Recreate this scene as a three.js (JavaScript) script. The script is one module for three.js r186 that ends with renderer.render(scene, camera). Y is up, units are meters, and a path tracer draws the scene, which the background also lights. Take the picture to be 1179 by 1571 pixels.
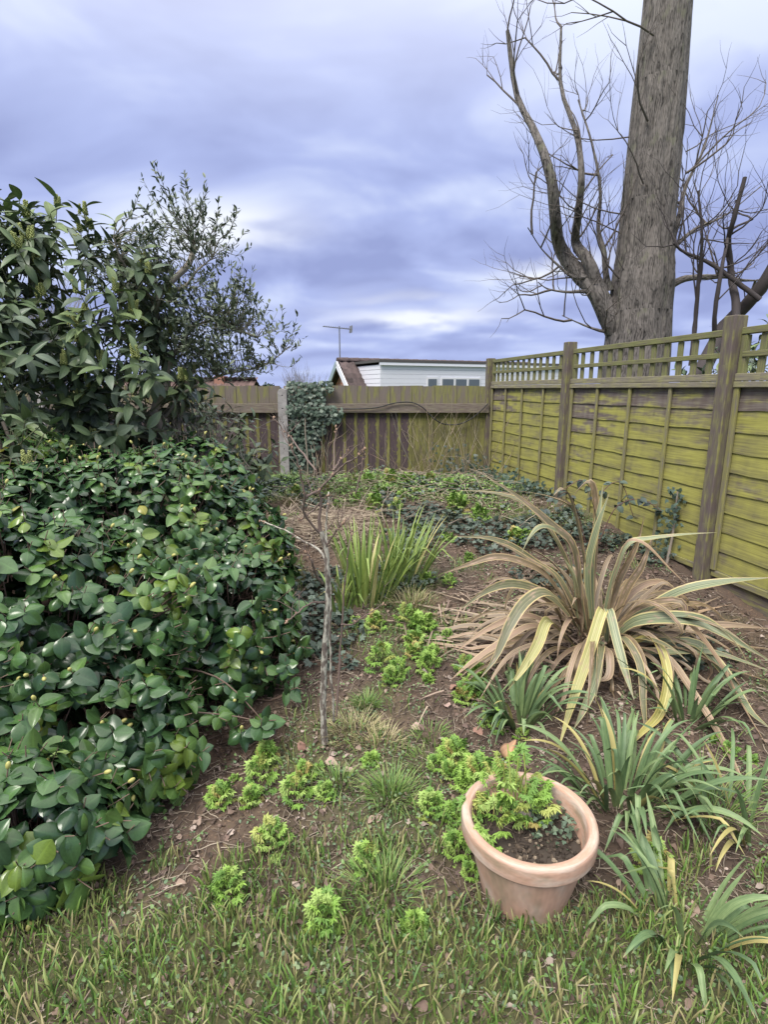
import * as THREE from 'three';
import { ImprovedNoise } from 'three/addons/math/ImprovedNoise.js';
import { RoundedBoxGeometry } from 'three/addons/geometries/RoundedBoxGeometry.js';

// ------------------------------------------------------------ camera, sky, sun, exposure
const scene = new THREE.Scene();
const camera = new THREE.PerspectiveCamera(2 * Math.atan(785.5 / 850) * 180 / Math.PI, 769 / 1024, 0.05, 2000);
camera.position.set(0, 1.5, 0);
camera.rotation.x = -Math.atan(188.5 / 850);
scene.add(camera);
const renderer = new THREE.WebGLRenderer({ antialias: true });
renderer.setSize(769, 1024);
renderer.toneMapping = THREE.LinearToneMapping;
renderer.toneMappingExposure = 2.35;
renderer.shadowMap.enabled = true;

const perlin = new ImprovedNoise();
const n3 = (x, y, z) => perlin.noise(x + 71.3, y + 13.7, z + 37.9);
function fbm(x, y, z, o = 4) { let a = 0.5, s = 0, f = 1; for (let i = 0; i < o; i++) { s += a * n3(x * f, y * f, z * f + i * 9.1); f *= 2.03; a *= 0.5; } return s; }
const clamp = (x, a = 0, b = 1) => Math.min(b, Math.max(a, x));
const mixf = (a, b, t) => a + (b - a) * t;
const sm = (a, b, t) => { t = clamp((t - a) / (b - a)); return t * t * (3 - 2 * t); };
const mix3 = (a, b, t) => [mixf(a[0], b[0], t), mixf(a[1], b[1], t), mixf(a[2], b[2], t)];

{ // overcast sky: layered stratus, a little brighter overhead as under any even cloud deck
  const W = 2048, H = 1024, data = new Float32Array(W * H * 4);
  const low = [0.142, 0.168, 0.300], mid = [0.192, 0.226, 0.376], high = [0.285, 0.322, 0.438], zen = [1.18, 1.16, 1.10];
  const gaps = [[-0.255, 0.255, 0.12, 0.035], [0.06, 0.125, 0.13, 0.018], [0.30, 0.19, 0.10, 0.012], [-0.9, 0.33, 0.2, 0.04], [1.3, 0.25, 0.2, 0.04], [2.4, 0.3, 0.3, 0.05], [-2.2, 0.22, 0.25, 0.04]];
  for (let j = 0; j < H; j++) {
    const el = ((j + 0.5) / H - 0.5) * Math.PI, se = Math.sin(el), ce = Math.cos(el);
    for (let i = 0; i < W; i++) {
      const ph = ((i + 0.5) / W - 0.5) * 2 * Math.PI, dx = ce * Math.cos(ph), dz = ce * Math.sin(ph);
      let c;
      if (el < 0) c = [0.12, 0.13, 0.15];
      else {
        const k = 1 / (se + 0.16), px = dx * k, pz = dz * k;
        const warp = fbm(px * 0.6, 3.1, pz * 0.6, 3);
        const a = fbm(px * 0.75 + warp * 1.3, 0.2, pz * 1.1 + warp * 1.2, 5), b = fbm(px * 2.3 + warp * 2, 7.7, pz * 2.9 + warp * 1.5, 6);
        let t = clamp(0.46 + a * 1.6 + b * 0.85 + 0.16 * sm(0.22, 0.5, el) - 0.14 * Math.exp(-(((el - 0.20) / 0.06) ** 2)));
        c = t < 0.5 ? mix3(low, mid, t * 2) : mix3(mid, high, (t - 0.5) * 2);
        const az = Math.atan2(dx, -dz);
        for (const [ga, ge, gw, gh2] of gaps) {
          const g = Math.exp(-(((az - ga) / gw) ** 2) - (((el - ge + b * 0.05) / gh2) ** 2));
          c = mix3(c, [0.40, 0.42, 0.47], clamp(g * (0.95 + a * 1.0 + b * 1.3)));
        }
        c = mix3(c, zen, 0.92 * sm(0.30, 1.25, el));
        c = mix3(c, [0.245, 0.283, 0.42], 0.45 * (1 - sm(0.0, 0.10, el)));
      }
      const o = (j * W + i) * 4; data[o] = c[0]; data[o + 1] = c[1]; data[o + 2] = c[2]; data[o + 3] = 1;
    }
  }
  const sky = new THREE.DataTexture(data, W, H, THREE.RGBAFormat, THREE.FloatType);
  sky.mapping = THREE.EquirectangularReflectionMapping; sky.magFilter = THREE.LinearFilter; sky.colorSpace = THREE.LinearSRGBColorSpace; sky.needsUpdate = true;
  scene.background = sky; scene.environment = sky;
}
const sun = new THREE.DirectionalLight(new THREE.Color(1.0, 0.95, 0.86), 1.5);
sun.position.set(-6, 13, 5); sun.target.position.set(0, 0.4, -3.5);
sun.castShadow = true; sun.shadow.radius = 45; sun.shadow.mapSize.set(2048, 2048);
Object.assign(sun.shadow.camera, { left: -9, right: 9, top: 9, bottom: -9, near: 0.5, far: 40 });
scene.add(sun, sun.target);

// ------------------------------------------------------------ helpers
const V = (x, y, z) => new THREE.Vector3(x, y, z);
let seed = 12345;
function reseed(s) { seed = s >>> 0; }
function rnd() { seed = (seed + 0x6D2B79F5) >>> 0; let t = seed; t = Math.imul(t ^ (t >>> 15), t | 1); t ^= t + Math.imul(t ^ (t >>> 7), t | 61); return ((t ^ (t >>> 14)) >>> 0) / 4294967296; }
const rr = (a, b) => a + (b - a) * rnd();
const gauss = () => (rnd() + rnd() + rnd() - 1.5) * 1.155;
const pick = (a) => a[Math.floor(rnd() * a.length)];
const rdir = () => { const z = rr(-1, 1), a = rr(0, Math.PI * 2), s = Math.sqrt(1 - z * z); return V(s * Math.cos(a), z, s * Math.sin(a)); };
const used = {};
function numbered(n) { const k = used[n] = (used[n] ?? -1) + 1; return k ? n + '_' + String(k).padStart(3, '0') : n; }
function shade(o) { o.castShadow = o.receiveShadow = true; return o; }
function tag(o, label, category, group) { o.userData.label = label; o.userData.category = category; if (group) o.userData.group = group; return o; }
function thing(name, label, category, pos = [0, 0, 0], group) { const o = new THREE.Group(); o.name = numbered(name); o.position.set(...pos); scene.add(o); return tag(o, label, category, group); }
function part(parent, name, geo, mat, kind) { const m = shade(new THREE.Mesh(geo, mat)); m.name = name; if (kind) m.userData.kind = kind; parent.add(m); return m; }
function solo(name, geo, mat, label, category, group) { const m = shade(new THREE.Mesh(geo, mat)); m.name = numbered(name); scene.add(m); return tag(m, label, category, group); }
function structure(name, geo, mat) { const m = shade(new THREE.Mesh(geo, mat)); m.name = name; m.userData.kind = 'structure'; scene.add(m); return m; }
const ORD = ['first', 'second', 'third', 'fourth', 'fifth', 'sixth', 'seventh', 'eighth', 'ninth', 'tenth', 'eleventh', 'twelfth', 'thirteenth', 'fourteenth', 'fifteenth', 'sixteenth', 'seventeenth', 'eighteenth', 'nineteenth', 'twentieth'];

class Acc { // gathers shapes into one geometry
  constructor() { this.p = []; this.n = []; this.u = []; this.c = []; this.i = []; }
  get count() { return this.p.length / 3; }
  add(geo, m, col = [1, 1, 1]) {
    const P = geo.attributes.position, N = geo.attributes.normal, U = geo.attributes.uv, b = this.count, e = m.elements;
    for (let k = 0; k < P.count; k++) {
      const x = P.getX(k), y = P.getY(k), z = P.getZ(k), a = N.getX(k), c = N.getY(k), d = N.getZ(k);
      this.p.push(e[0] * x + e[4] * y + e[8] * z + e[12], e[1] * x + e[5] * y + e[9] * z + e[13], e[2] * x + e[6] * y + e[10] * z + e[14]);
      let nx = e[0] * a + e[4] * c + e[8] * d, ny = e[1] * a + e[5] * c + e[9] * d, nz = e[2] * a + e[6] * c + e[10] * d; const l = Math.hypot(nx, ny, nz) || 1;
      this.n.push(nx / l, ny / l, nz / l); this.u.push(U ? U.getX(k) : 0, U ? U.getY(k) : 0); this.c.push(col[0], col[1], col[2]);
    }
    const I = geo.index; if (I) for (let k = 0; k < I.count; k++) this.i.push(b + I.getX(k)); else for (let k = 0; k < P.count; k++) this.i.push(b + k);
    return this;
  }
  tube(pts, r0, r1, seg = 6, col = [1, 1, 1], rough = 0) {
    const n = pts.length, b = this.count; let ref = null, len = 0;
    for (let k = 0; k < n; k++) {
      const t = V(0, 0, 0).subVectors(pts[Math.min(n - 1, k + 1)], pts[Math.max(0, k - 1)]).normalize();
      if (!ref) { ref = Math.abs(t.y) < 0.9 ? V(0, 1, 0) : V(1, 0, 0); }
      ref = ref.clone().addScaledVector(t, -ref.dot(t)).normalize(); const bi = V(0, 0, 0).crossVectors(t, ref);
      const f = k / (n - 1), r = typeof r0 === 'function' ? r0(f) : mixf(r0, r1, f); if (k) len += pts[k].distanceTo(pts[k - 1]);
      for (let s = 0; s <= seg; s++) {
        const a = s / seg * Math.PI * 2, q = rough ? 1 + rough * n3(Math.cos(a) * 1.5 + pts[0].x * 7, len * 14, Math.sin(a) * 1.5) : 1, ca = Math.cos(a), sa = Math.sin(a);
        const nx = ref.x * ca + bi.x * sa, ny = ref.y * ca + bi.y * sa, nz = ref.z * ca + bi.z * sa;
        this.p.push(pts[k].x + nx * r * q, pts[k].y + ny * r * q, pts[k].z + nz * r * q); this.n.push(nx, ny, nz); this.u.push(s / seg * r * 6.28, len); this.c.push(...col);
      }
    }
    for (let k = 0; k < n - 1; k++) for (let s = 0; s < seg; s++) { const a = b + k * (seg + 1) + s, c = a + seg + 1; this.i.push(a, a + 1, c, a + 1, c + 1, c); }
    const cap = this.count, e = pts[n - 1]; this.p.push(e.x, e.y, e.z); this.n.push(0, 1, 0); this.u.push(0, len); this.c.push(...col);
    for (let s = 0; s < seg; s++) this.i.push(cap, b + (n - 1) * (seg + 1) + s, b + (n - 1) * (seg + 1) + s + 1);
    return this;
  }
  build(smooth = false) {
    const g = new THREE.BufferGeometry();
    g.setAttribute('position', new THREE.Float32BufferAttribute(this.p, 3)); g.setAttribute('normal', new THREE.Float32BufferAttribute(this.n, 3));
    g.setAttribute('uv', new THREE.Float32BufferAttribute(this.u, 2)); g.setAttribute('color', new THREE.Float32BufferAttribute(this.c, 3)); g.setIndex(this.i);
    if (smooth) g.computeVertexNormals(); return g;
  }
}
const curvePts = (pts, n) => new THREE.CatmullRomCurve3(pts.map((p) => p.isVector3 ? p : V(...p))).getPoints(n);
function frame(pos, dir, nor, s = 1, sw = 1) { // leaf y along dir, z along nor
  const y = dir.clone().normalize(), z = nor.clone().addScaledVector(y, -nor.dot(y)).normalize(), x = V(0, 0, 0).crossVectors(y, z);
  return new THREE.Matrix4().makeBasis(x.multiplyScalar(s * sw), y.multiplyScalar(s), z.multiplyScalar(s)).setPosition(pos);
}
function gridGeo(rows, cols, fn) { // fn(t, x) -> [px,py,pz,u,v], x in -1..1
  const p = [], u = [], idx = [];
  for (let r = 0; r <= rows; r++) for (let c = 0; c <= cols; c++) { const q = fn(r / rows, c / cols * 2 - 1); p.push(q[0], q[1], q[2]); u.push(q[3] ?? c / cols, q[4] ?? r / rows); }
  for (let r = 0; r < rows; r++) for (let c = 0; c < cols; c++) { const a = r * (cols + 1) + c, b = a + cols + 1; idx.push(a, a + 1, b, a + 1, b + 1, b); }
  const g = new THREE.BufferGeometry(); g.setAttribute('position', new THREE.Float32BufferAttribute(p, 3)); g.setAttribute('uv', new THREE.Float32BufferAttribute(u, 2)); g.setIndex(idx); g.computeVertexNormals(); return g;
}
function leafGeo({ L = 1, W = 0.5, rows = 6, cols = 4, fold = 0.2, curl = 0.4, cup = 0, wave = 0, skew = 0, shape }) {
  return gridGeo(rows, cols, (t, x) => {
    const w = shape(t) * W / 2, c = curl || 1e-4, y = L * Math.sin(c * t) / c, z = -L * (1 - Math.cos(c * t)) / c;
    return [x * w + skew * t * t * L, y, z + fold * Math.abs(x) * w - cup * x * x * w + wave * W * Math.sin(t * 9 + x * 2) * Math.abs(x), x * 0.5 + 0.5, t];
  });
}
const ovate = (t) => Math.pow(Math.sin(Math.PI * Math.pow(clamp(t, 0.0001, 1), 0.78)), 0.72) * (1 - 0.12 * t) + 0.02;
const lance = (t) => Math.pow(Math.sin(Math.PI * Math.pow(clamp(t, 0.0001, 1), 0.85)), 0.9) + 0.015;
// flat star or lobed leaf (ivy, parsley, maple-like litter): outline by polar function
function lobedGeo(L, lobes, depth, spread, cup = 0.15, seg = 0) {
  const p = [0, 0, 0], u = [0.5, 0.0], idx = [], n = seg || lobes * 4;
  for (let k = 0; k <= n; k++) {
    const f = k / n, a = (f - 0.5) * spread, r = L * (1 - depth * (0.5 + 0.5 * Math.cos(f * lobes * 2 * Math.PI))) * (0.62 + 0.38 * Math.cos(a * 0.62));
    const x = Math.sin(a) * r, y = Math.cos(a) * r + L * 0.15; p.push(x, y, -cup * (x * x + y * y) / L + 0.25 * cup * Math.abs(x)); u.push(0.5 + x / L / 2, clamp(0.5 + y / L / 2));
    if (k < n) idx.push(0, k + 2, k + 1);
  }
  const g = new THREE.BufferGeometry(); g.setAttribute('position', new THREE.Float32BufferAttribute(p, 3)); g.setAttribute('uv', new THREE.Float32BufferAttribute(u, 2)); g.setIndex(idx); g.computeVertexNormals(); return g;
}
// strap leaf along a path, folded into a shallow V
function strap(pts, width, { n = 14, fold = 0.25, twist = 0, prof, az } = {}) {
  const P = curvePts(pts, n), a0 = P[0], a1 = P[n]; let h = az || V(a1.x - a0.x, 0, a1.z - a0.z); if (h.lengthSq() < 1e-4) h = V(1, 0, 0.3); h.normalize();
  const side0 = V(-h.z, 0, h.x), F = P.map((p, k) => {
    const t = V(0, 0, 0).subVectors(P[Math.min(n, k + 1)], P[Math.max(0, k - 1)]).normalize(); let s = side0.clone().addScaledVector(t, -side0.dot(t)).normalize();
    s.applyAxisAngle(t, (typeof twist === 'function' ? twist(k / n) : twist * k / n)); return [t, s, V(0, 0, 0).crossVectors(s, t)];
  });
  prof = prof || ((t) => (0.55 + 0.45 * sm(0, 0.3, t)) * (1 - Math.pow(t, 5)) * (1 - 0.5 * sm(0.6, 1, t)) + 0.02);
  return gridGeo(n, 4, (t, x) => { const k = Math.round(t * n), w = width / 2 * prof(t), [tt, s, nn] = F[k], f = fold * Math.abs(x) * w; return [P[k].x + s.x * x * w + nn.x * f, P[k].y + s.y * x * w + nn.y * f, P[k].z + s.z * x * w + nn.z * f, x * 0.5 + 0.5, t]; });
}
const enc = (x) => { x = clamp(x); return Math.round(255 * (x <= 0.0031308 ? 12.92 * x : 1.055 * Math.pow(x, 1 / 2.4) - 0.055)); };
function tex(w, h, fn, { repeat = true, data = false } = {}) { // fn(u, v) -> linear rgb
  const d = new Uint8Array(w * h * 4);
  for (let j = 0; j < h; j++) for (let i = 0; i < w; i++) { const c = fn((i + 0.5) / w, (j + 0.5) / h), o = (j * w + i) * 4; if (data) { const g = Math.round(255 * clamp(c)); d[o] = d[o + 1] = d[o + 2] = g; } else { d[o] = enc(c[0]); d[o + 1] = enc(c[1]); d[o + 2] = enc(c[2]); } d[o + 3] = 255; }
  const t = new THREE.DataTexture(d, w, h); if (!data) t.colorSpace = THREE.SRGBColorSpace; t.magFilter = THREE.LinearFilter; t.minFilter = THREE.LinearMipmapLinearFilter; t.generateMipmaps = true;
  if (repeat) t.wrapS = t.wrapT = THREE.RepeatWrapping; t.needsUpdate = true; return t;
}
const lin = (r, g, b) => new THREE.Color().setRGB(r, g, b);
const mat = (o) => new THREE.MeshStandardMaterial({ side: THREE.DoubleSide, roughness: 0.85, ...o });
const phys = (o) => new THREE.MeshPhysicalMaterial({ side: THREE.DoubleSide, roughness: 0.6, ...o });

// ------------------------------------------------------------ ground
const FA = 0.209, FDX = -Math.sin(FA), FDZ = -Math.cos(FA), FX0 = 2.176, FZ0 = -3.547; // right fence line
function gh(x, z) {
  const d = -z; let h = 0.42 * sm(1.5, 6, d) - 0.12 * sm(6.3, 7.3, d);
  h += 0.08 * Math.exp(-(((x - 0.1) ** 2) / 0.8 + ((d - 6.1) ** 2) / 0.5));
  h += 0.06 * n3(x * 2.1, 1.5, z * 2.1) * sm(4.9, 5.7, d) * (1 - sm(6.7, 7.2, d));
  h += 0.07 * sm(1.2, 2.3, x) * sm(1.5, 3, d) * (1 - sm(6, 7.2, d));
  return h - (h + 2.6) * sm(8, 18, d) * (1 - sm(6, 14, Math.abs(x - 0) - 8));
}
const micro = (x, z) => 0.022 * n3(x * 5, 0.3, z * 5) + 0.015 * n3(x * 14, 5.3, z * 14) + 0.009 * n3(x * 31, 2.3, z * 31);
const gy = (x, z) => gh(x, z) + micro(x, z);
const straw = (x, z) => sm(-0.1, 0.35, fbm(x * 1.5, 4, z * 1.5, 3));
const greenAt = (x, z) => { const d = -z; let g = sm(0.05, 0.3, fbm(x * 1.3 + 5, 8, z * 1.3, 4)) * 0.7; g = Math.max(g, sm(5.2, 5.8, d)); g = Math.max(g, 0.7 * Math.exp(-((x - 0.03) ** 2 + (z + 1.75) ** 2) / 0.09)); return Math.max(g, 0.75 * sm(1.5, 1.2, d)); };
{
  const line = (fa, fb, step, far) => { const a = []; for (let x = fa; x <= fb + 1e-6; x += step) a.push(x); let s = step; let x = fb; while (x < far) { s *= 1.35; x += s; a.push(x); } s = step; x = fa; const pre = []; while (x > -far) { s *= 1.35; x -= s; pre.unshift(x); } return pre.concat(a); };
  const X = line(-3.4, 3.4, 0.03, 700), Z = line(-7.8, -0.4, 0.03, 900), p = [], u = [], c = [], idx = [];
  const soil = [1, 1, 1], grass = [0.85, 1.75, 0.62], dry = [1.75, 1.65, 1.45];
  for (const z of Z) for (const x of X) {
    const near = x > -6 && x < 6 && z > -9; p.push(x, near ? gy(x, z) : gh(x, z), z); u.push(x / 1.6, z / 1.6);
    let k = soil; const outside = z < -7.5 || Math.abs(x) > 6 || z > 0;
    if (outside) k = [0.8, 1.9, 0.55]; else { k = mix3(k, dry, straw(x, z) * 0.4); k = mix3(k, grass, greenAt(x, z) * 0.7); }
    c.push(...k);
  }
  const nx = X.length; for (let j = 0; j < Z.length - 1; j++) for (let i = 0; i < nx - 1; i++) { const a = j * nx + i, b = a + nx; idx.push(a, b, a + 1, a + 1, b, b + 1); }
  const g = new THREE.BufferGeometry(); g.setAttribute('position', new THREE.Float32BufferAttribute(p, 3)); g.setAttribute('uv', new THREE.Float32BufferAttribute(u, 2)); g.setAttribute('color', new THREE.Float32BufferAttribute(c, 3)); g.setIndex(idx); g.computeVertexNormals();
  const cv = document.createElement('canvas'); cv.width = cv.height = 1024; const cx = cv.getContext('2d'); reseed(7);
  cx.fillStyle = 'rgb(80,67,58)'; cx.fillRect(0, 0, 1024, 1024);
  for (let k = 0; k < 9000; k++) { const v = rnd(); cx.fillStyle = v < 0.5 ? 'rgba(54,42,36,0.55)' : v < 0.8 ? 'rgba(112,90,76,0.5)' : 'rgba(74,70,48,0.45)'; const r = rr(1, 6); cx.fillRect(rnd() * 1024, rnd() * 1024, r, r * rr(0.6, 1.4)); }
  for (let k = 0; k < 6500; k++) { const x = rnd() * 1024, y = rnd() * 1024, a = rnd() * 6.28, l = rr(3, 15), v = rnd(); cx.strokeStyle = v < 0.28 ? 'rgba(140,120,98,0.6)' : v < 0.75 ? 'rgba(110,88,72,0.8)' : 'rgba(58,44,38,0.8)'; cx.lineWidth = rr(0.8, 2.2); cx.beginPath(); cx.moveTo(x, y); cx.lineTo(x + Math.cos(a) * l, y + Math.sin(a) * l); cx.stroke(); }
  const t = new THREE.CanvasTexture(cv); t.colorSpace = THREE.SRGBColorSpace; t.wrapS = t.wrapT = THREE.RepeatWrapping; t.magFilter = THREE.LinearFilter;
  structure('ground', g, mat({ map: t, vertexColors: true, roughness: 0.95, bumpMap: t, bumpScale: 0.006 }));
}
// ------------------------------------------------------------ surveyed positions (metres)
const PARSLEY = [[-0.48,-1.98,0.058],[-0.48,-1.86,0.058],[-0.60,-1.77,0.060],[-0.49,-1.76,0.048],[-0.31,-1.89,0.043],[-0.33,-1.78,0.063],[-0.22,-1.78,0.041],[-0.26,-1.94,0.029],[-0.58,-1.88,0.025],[-0.05,-1.98,0.048],[0.21,-1.95,0.058],[0.29,-1.99,0.067],[0.37,-1.89,0.072],[0.31,-1.83,0.062],[0.26,-1.89,0.051],[0.40,-1.80,0.054],[-0.02,-2.68,0.072],[0.07,-2.58,0.063],[0.04,-2.52,0.049],[0.13,-3.07,0.070],[0.22,-3.00,0.084],[0.17,-2.88,0.066],[0.16,-2.77,0.050],[0.26,-2.75,0.070],[0.23,-2.64,0.061],[0.22,-2.55,0.036],[-0.05,-3.05,0.062],[-0.17,-3.10,0.047],[0.36,-2.93,0.034],[0.36,-2.85,0.029],[0.42,-2.61,0.077],[0.43,-2.46,0.083],[0.38,-2.40,0.056],[0.48,-2.58,0.050],[0.29,-3.61,0.049],[0.17,-3.50,0.039],[0.45,-3.60,0.045],[0.20,-3.75,0.037],[0.68,-5.05,0.128],[0.53,-4.35,0.058],[0.85,-4.80,0.087],[1.06,-4.33,0.079],[1.16,-4.41,0.064],[-0.79,-4.72,0.063],[-0.84,-5.85,0.126],[-0.59,-5.54,0.100],[-0.34,-5.78,0.138],[-0.17,-5.89,0.140],[0.07,-5.95,0.156],[0.25,-5.90,0.127],[-0.03,-5.53,0.132],[0.16,-5.37,0.110],[-0.25,-5.34,0.115],[-0.44,-5.26,0.095],[0.50,-5.92,0.127],[0.69,-5.77,0.117],[0.33,-5.49,0.085],[-1.08,-5.66,0.102],[-0.89,-5.51,0.099],[-0.09,-5.06,0.091],[0.12,-4.97,0.072],[0.48,-2.19,0.058],[0.60,-2.14,0.048],[1.43,-2.02,0.040],[1.49,-1.98,0.035],[1.42,-2.10,0.028],[0.64,-3.99,0.049],[0.28,-4.57,0.055],[-0.37,-1.57,0.066],[-0.06,-1.49,0.052],[-0.17,-1.29,0.056],[-0.47,-1.38,0.049],[0.09,-1.29,0.043],[0.86,-1.49,0.052],[0.26,-1.68,0.069],[0.34,-1.60,0.071],[0.24,-1.54,0.054],[0.39,-1.49,0.052],[0.17,-1.71,0.052],[0.27,-1.45,0.041]];
const FLAX = [
['o',0.050,[[1.131,0.183,-2.9],[1.082,0.434,-2.9],[1.021,0.685,-2.9],[0.914,0.782,-2.92],[0.755,0.913,-2.95],[0.543,1.048,-3]]],
['o',0.055,[[1.156,0.18,-2.95],[1.08,0.437,-3],[0.946,0.712,-3.05],[0.802,0.864,-3.1],[0.636,0.917,-3.12],[0.416,0.931,-3.15]]],
['o',0.050,[[1.155,0.202,-2.9],[1.102,0.51,-2.9],[1.06,0.732,-2.9],[0.996,0.881,-2.88],[0.872,0.947,-2.85],[0.667,0.994,-2.8]]],
['b',0.050,[[1.186,0.18,-2.95],[1.206,0.577,-3.05],[1.207,0.872,-3.1],[1.168,0.985,-3.1],[1.112,0.947,-3.1],[1.059,0.864,-3.1]]],
['o',0.050,[[1.148,0.202,-2.9],[1.085,0.591,-2.88],[1.019,0.817,-2.85],[0.957,0.968,-2.83],[0.911,1.001,-2.8],[0.858,0.976,-2.75]]],
['o',0.050,[[1.152,0.242,-2.9],[1.12,0.548,-2.9],[1.15,0.8,-2.92],[1.095,0.948,-2.9],[1.052,1.014,-2.88]]],
['g',0.050,[[1.155,0.25,-2.88],[1.105,0.561,-2.86],[1.136,0.779,-2.86],[1.193,0.965,-2.88]]],
['g',0.050,[[1.19,0.22,-2.95],[1.171,0.553,-3],[1.188,0.781,-3],[1.224,0.978,-3.05]]],
['o',0.050,[[1.078,0.263,-2.85],[0.955,0.49,-2.85],[0.815,0.59,-2.85],[0.674,0.689,-2.82],[0.547,0.738,-2.8],[0.366,0.748,-2.8]]],
['o',0.050,[[1.042,0.285,-2.8],[0.896,0.533,-2.78],[0.763,0.625,-2.75],[0.616,0.718,-2.72],[0.555,0.744,-2.7]]],
['b',0.050,[[1.024,0.285,-2.8],[0.852,0.543,-2.75],[0.699,0.641,-2.7],[0.561,0.672,-2.68],[0.427,0.64,-2.66],[0.295,0.599,-2.64]]],
['o',0.060,[[1.038,0.251,-2.75],[0.89,0.427,-2.68],[0.745,0.534,-2.6],[0.596,0.587,-2.52],[0.474,0.574,-2.45],[0.33,0.499,-2.38]]],
['o',0.070,[[1.046,0.232,-2.75],[0.886,0.459,-2.6],[0.758,0.555,-2.5],[0.652,0.531,-2.42],[0.574,0.444,-2.36],[0.502,0.313,-2.3],[0.433,0.238,-2.26]]],
['y',0.065,[[0.998,0.181,-2.7],[0.855,0.337,-2.6],[0.783,0.398,-2.5],[0.719,0.328,-2.4],[0.629,0.238,-2.32],[0.558,0.162,-2.28]]],
['g',0.045,[[1.067,0.19,-2.8],[0.985,0.696,-2.9],[0.917,0.761,-2.9],[0.831,0.788,-2.85],[0.768,0.752,-2.8],[0.71,0.667,-2.75]]],
['g',0.045,[[1.08,0.251,-2.75],[1.02,0.437,-2.7],[0.962,0.585,-2.68],[0.906,0.672,-2.68]]],
['g',0.055,[[1.25,0.18,-2.95],[1.267,0.358,-2.95],[1.29,0.537,-2.92],[1.335,0.688,-2.9],[1.429,0.716,-2.88],[1.598,0.743,-2.86],[1.777,0.754,-2.86]]],
['p',0.045,[[1.247,0.202,-2.9],[1.252,0.527,-2.85],[1.282,0.723,-2.8],[1.33,0.73,-2.75],[1.456,0.61,-2.7],[1.557,0.509,-2.65]]],
['g',0.075,[[1.263,0.205,-2.85],[1.343,0.325,-2.75],[1.503,0.498,-2.65],[1.684,0.568,-2.6],[1.879,0.61,-2.55]]],
['g',0.085,[[1.248,0.152,-2.8],[1.288,0.332,-2.65],[1.391,0.4,-2.55],[1.517,0.414,-2.48],[1.602,0.378,-2.42],[1.81,0.261,-2.35]]],
['p',0.060,[[1.265,0.152,-2.8],[1.396,0.328,-2.7],[1.462,0.4,-2.55],[1.557,0.275,-2.4],[1.626,0.092,-2.25],[1.588,0.056,-2.021]]],
['g',0.075,[[1.283,0.152,-2.8],[1.417,0.224,-2.65],[1.56,0.255,-2.55],[1.621,0.183,-2.42],[1.655,0.079,-2.256],[1.672,0.067,-2.126]]],
['p',0.055,[[1.248,0.119,-2.75],[1.311,0.212,-2.6],[1.387,0.213,-2.5],[1.434,0.128,-2.35],[1.439,0.06,-2.15],[1.382,0.044,-1.9],[1.346,0.039,-1.774]]],
['y',0.065,[[1.17,0.213,-2.75],[1.118,0.403,-2.65],[0.984,0.263,-2.45],[0.847,0.115,-2.25],[0.716,0.049,-2.01]]],
['g',0.055,[[1.197,0.176,-2.75],[1.145,0.403,-2.65],[1.14,0.289,-2.5],[1.152,0.177,-2.4],[1.163,0.089,-2.32]]],
['o',0.045,[[1.209,0.157,-2.75],[1.209,0.273,-2.6],[1.233,0.212,-2.45],[1.191,0.073,-2.28],[1.093,0.049,-2.014]]],
['y',0.055,[[1.225,0.144,-2.7],[1.332,0.29,-2.55],[1.342,0.194,-2.4],[1.264,0.067,-2.27],[1.108,0.055,-2.12],[0.953,0.048,-1.978]]],
['g',0.055,[[1.152,0.2,-2.7],[1.076,0.219,-2.55],[1.008,0.16,-2.4],[0.9,0.082,-2.25],[0.821,0.057,-2.14]]],
['p',0.045,[[1.134,0.2,-2.7],[1.107,0.227,-2.5],[1.076,0.149,-2.42],[0.979,0.136,-2.4],[0.87,0.144,-2.38]]],
['b',0.050,[[1.283,0.202,-2.9],[1.353,0.434,-2.9],[1.413,0.548,-2.9],[1.483,0.719,-2.95]]],
['b',0.045,[[1.283,0.22,-2.95],[1.34,0.437,-3],[1.437,0.615,-3.05],[1.498,0.795,-3.1]]],
['p',0.050,[[1.277,0.144,-2.7],[1.572,0.274,-2.7],[1.773,0.299,-2.7],[2.033,0.274,-2.7]]],
['g',0.050,[[1.258,0.163,-2.7],[1.429,0.194,-2.6],[1.597,0.244,-2.5],[1.84,0.194,-2.4]]],
['p',0.050,[[0.981,0.176,-2.75],[0.771,0.314,-2.65],[0.574,0.296,-2.5],[0.402,0.228,-2.4],[0.305,0.171,-2.35]]],
['p',0.045,[[0.996,0.19,-2.8],[0.762,0.325,-2.75],[0.538,0.296,-2.65],[0.36,0.219,-2.55]]],
['b',0.050,[[0.981,0.152,-2.8],[0.722,0.218,-2.7],[0.533,0.194,-2.6],[0.373,0.104,-2.5]]],
['p',0.040,[[0.98,0.2,-2.7],[0.748,0.255,-2.55],[0.597,0.236,-2.45],[0.436,0.101,-2.3]]]];
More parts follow.
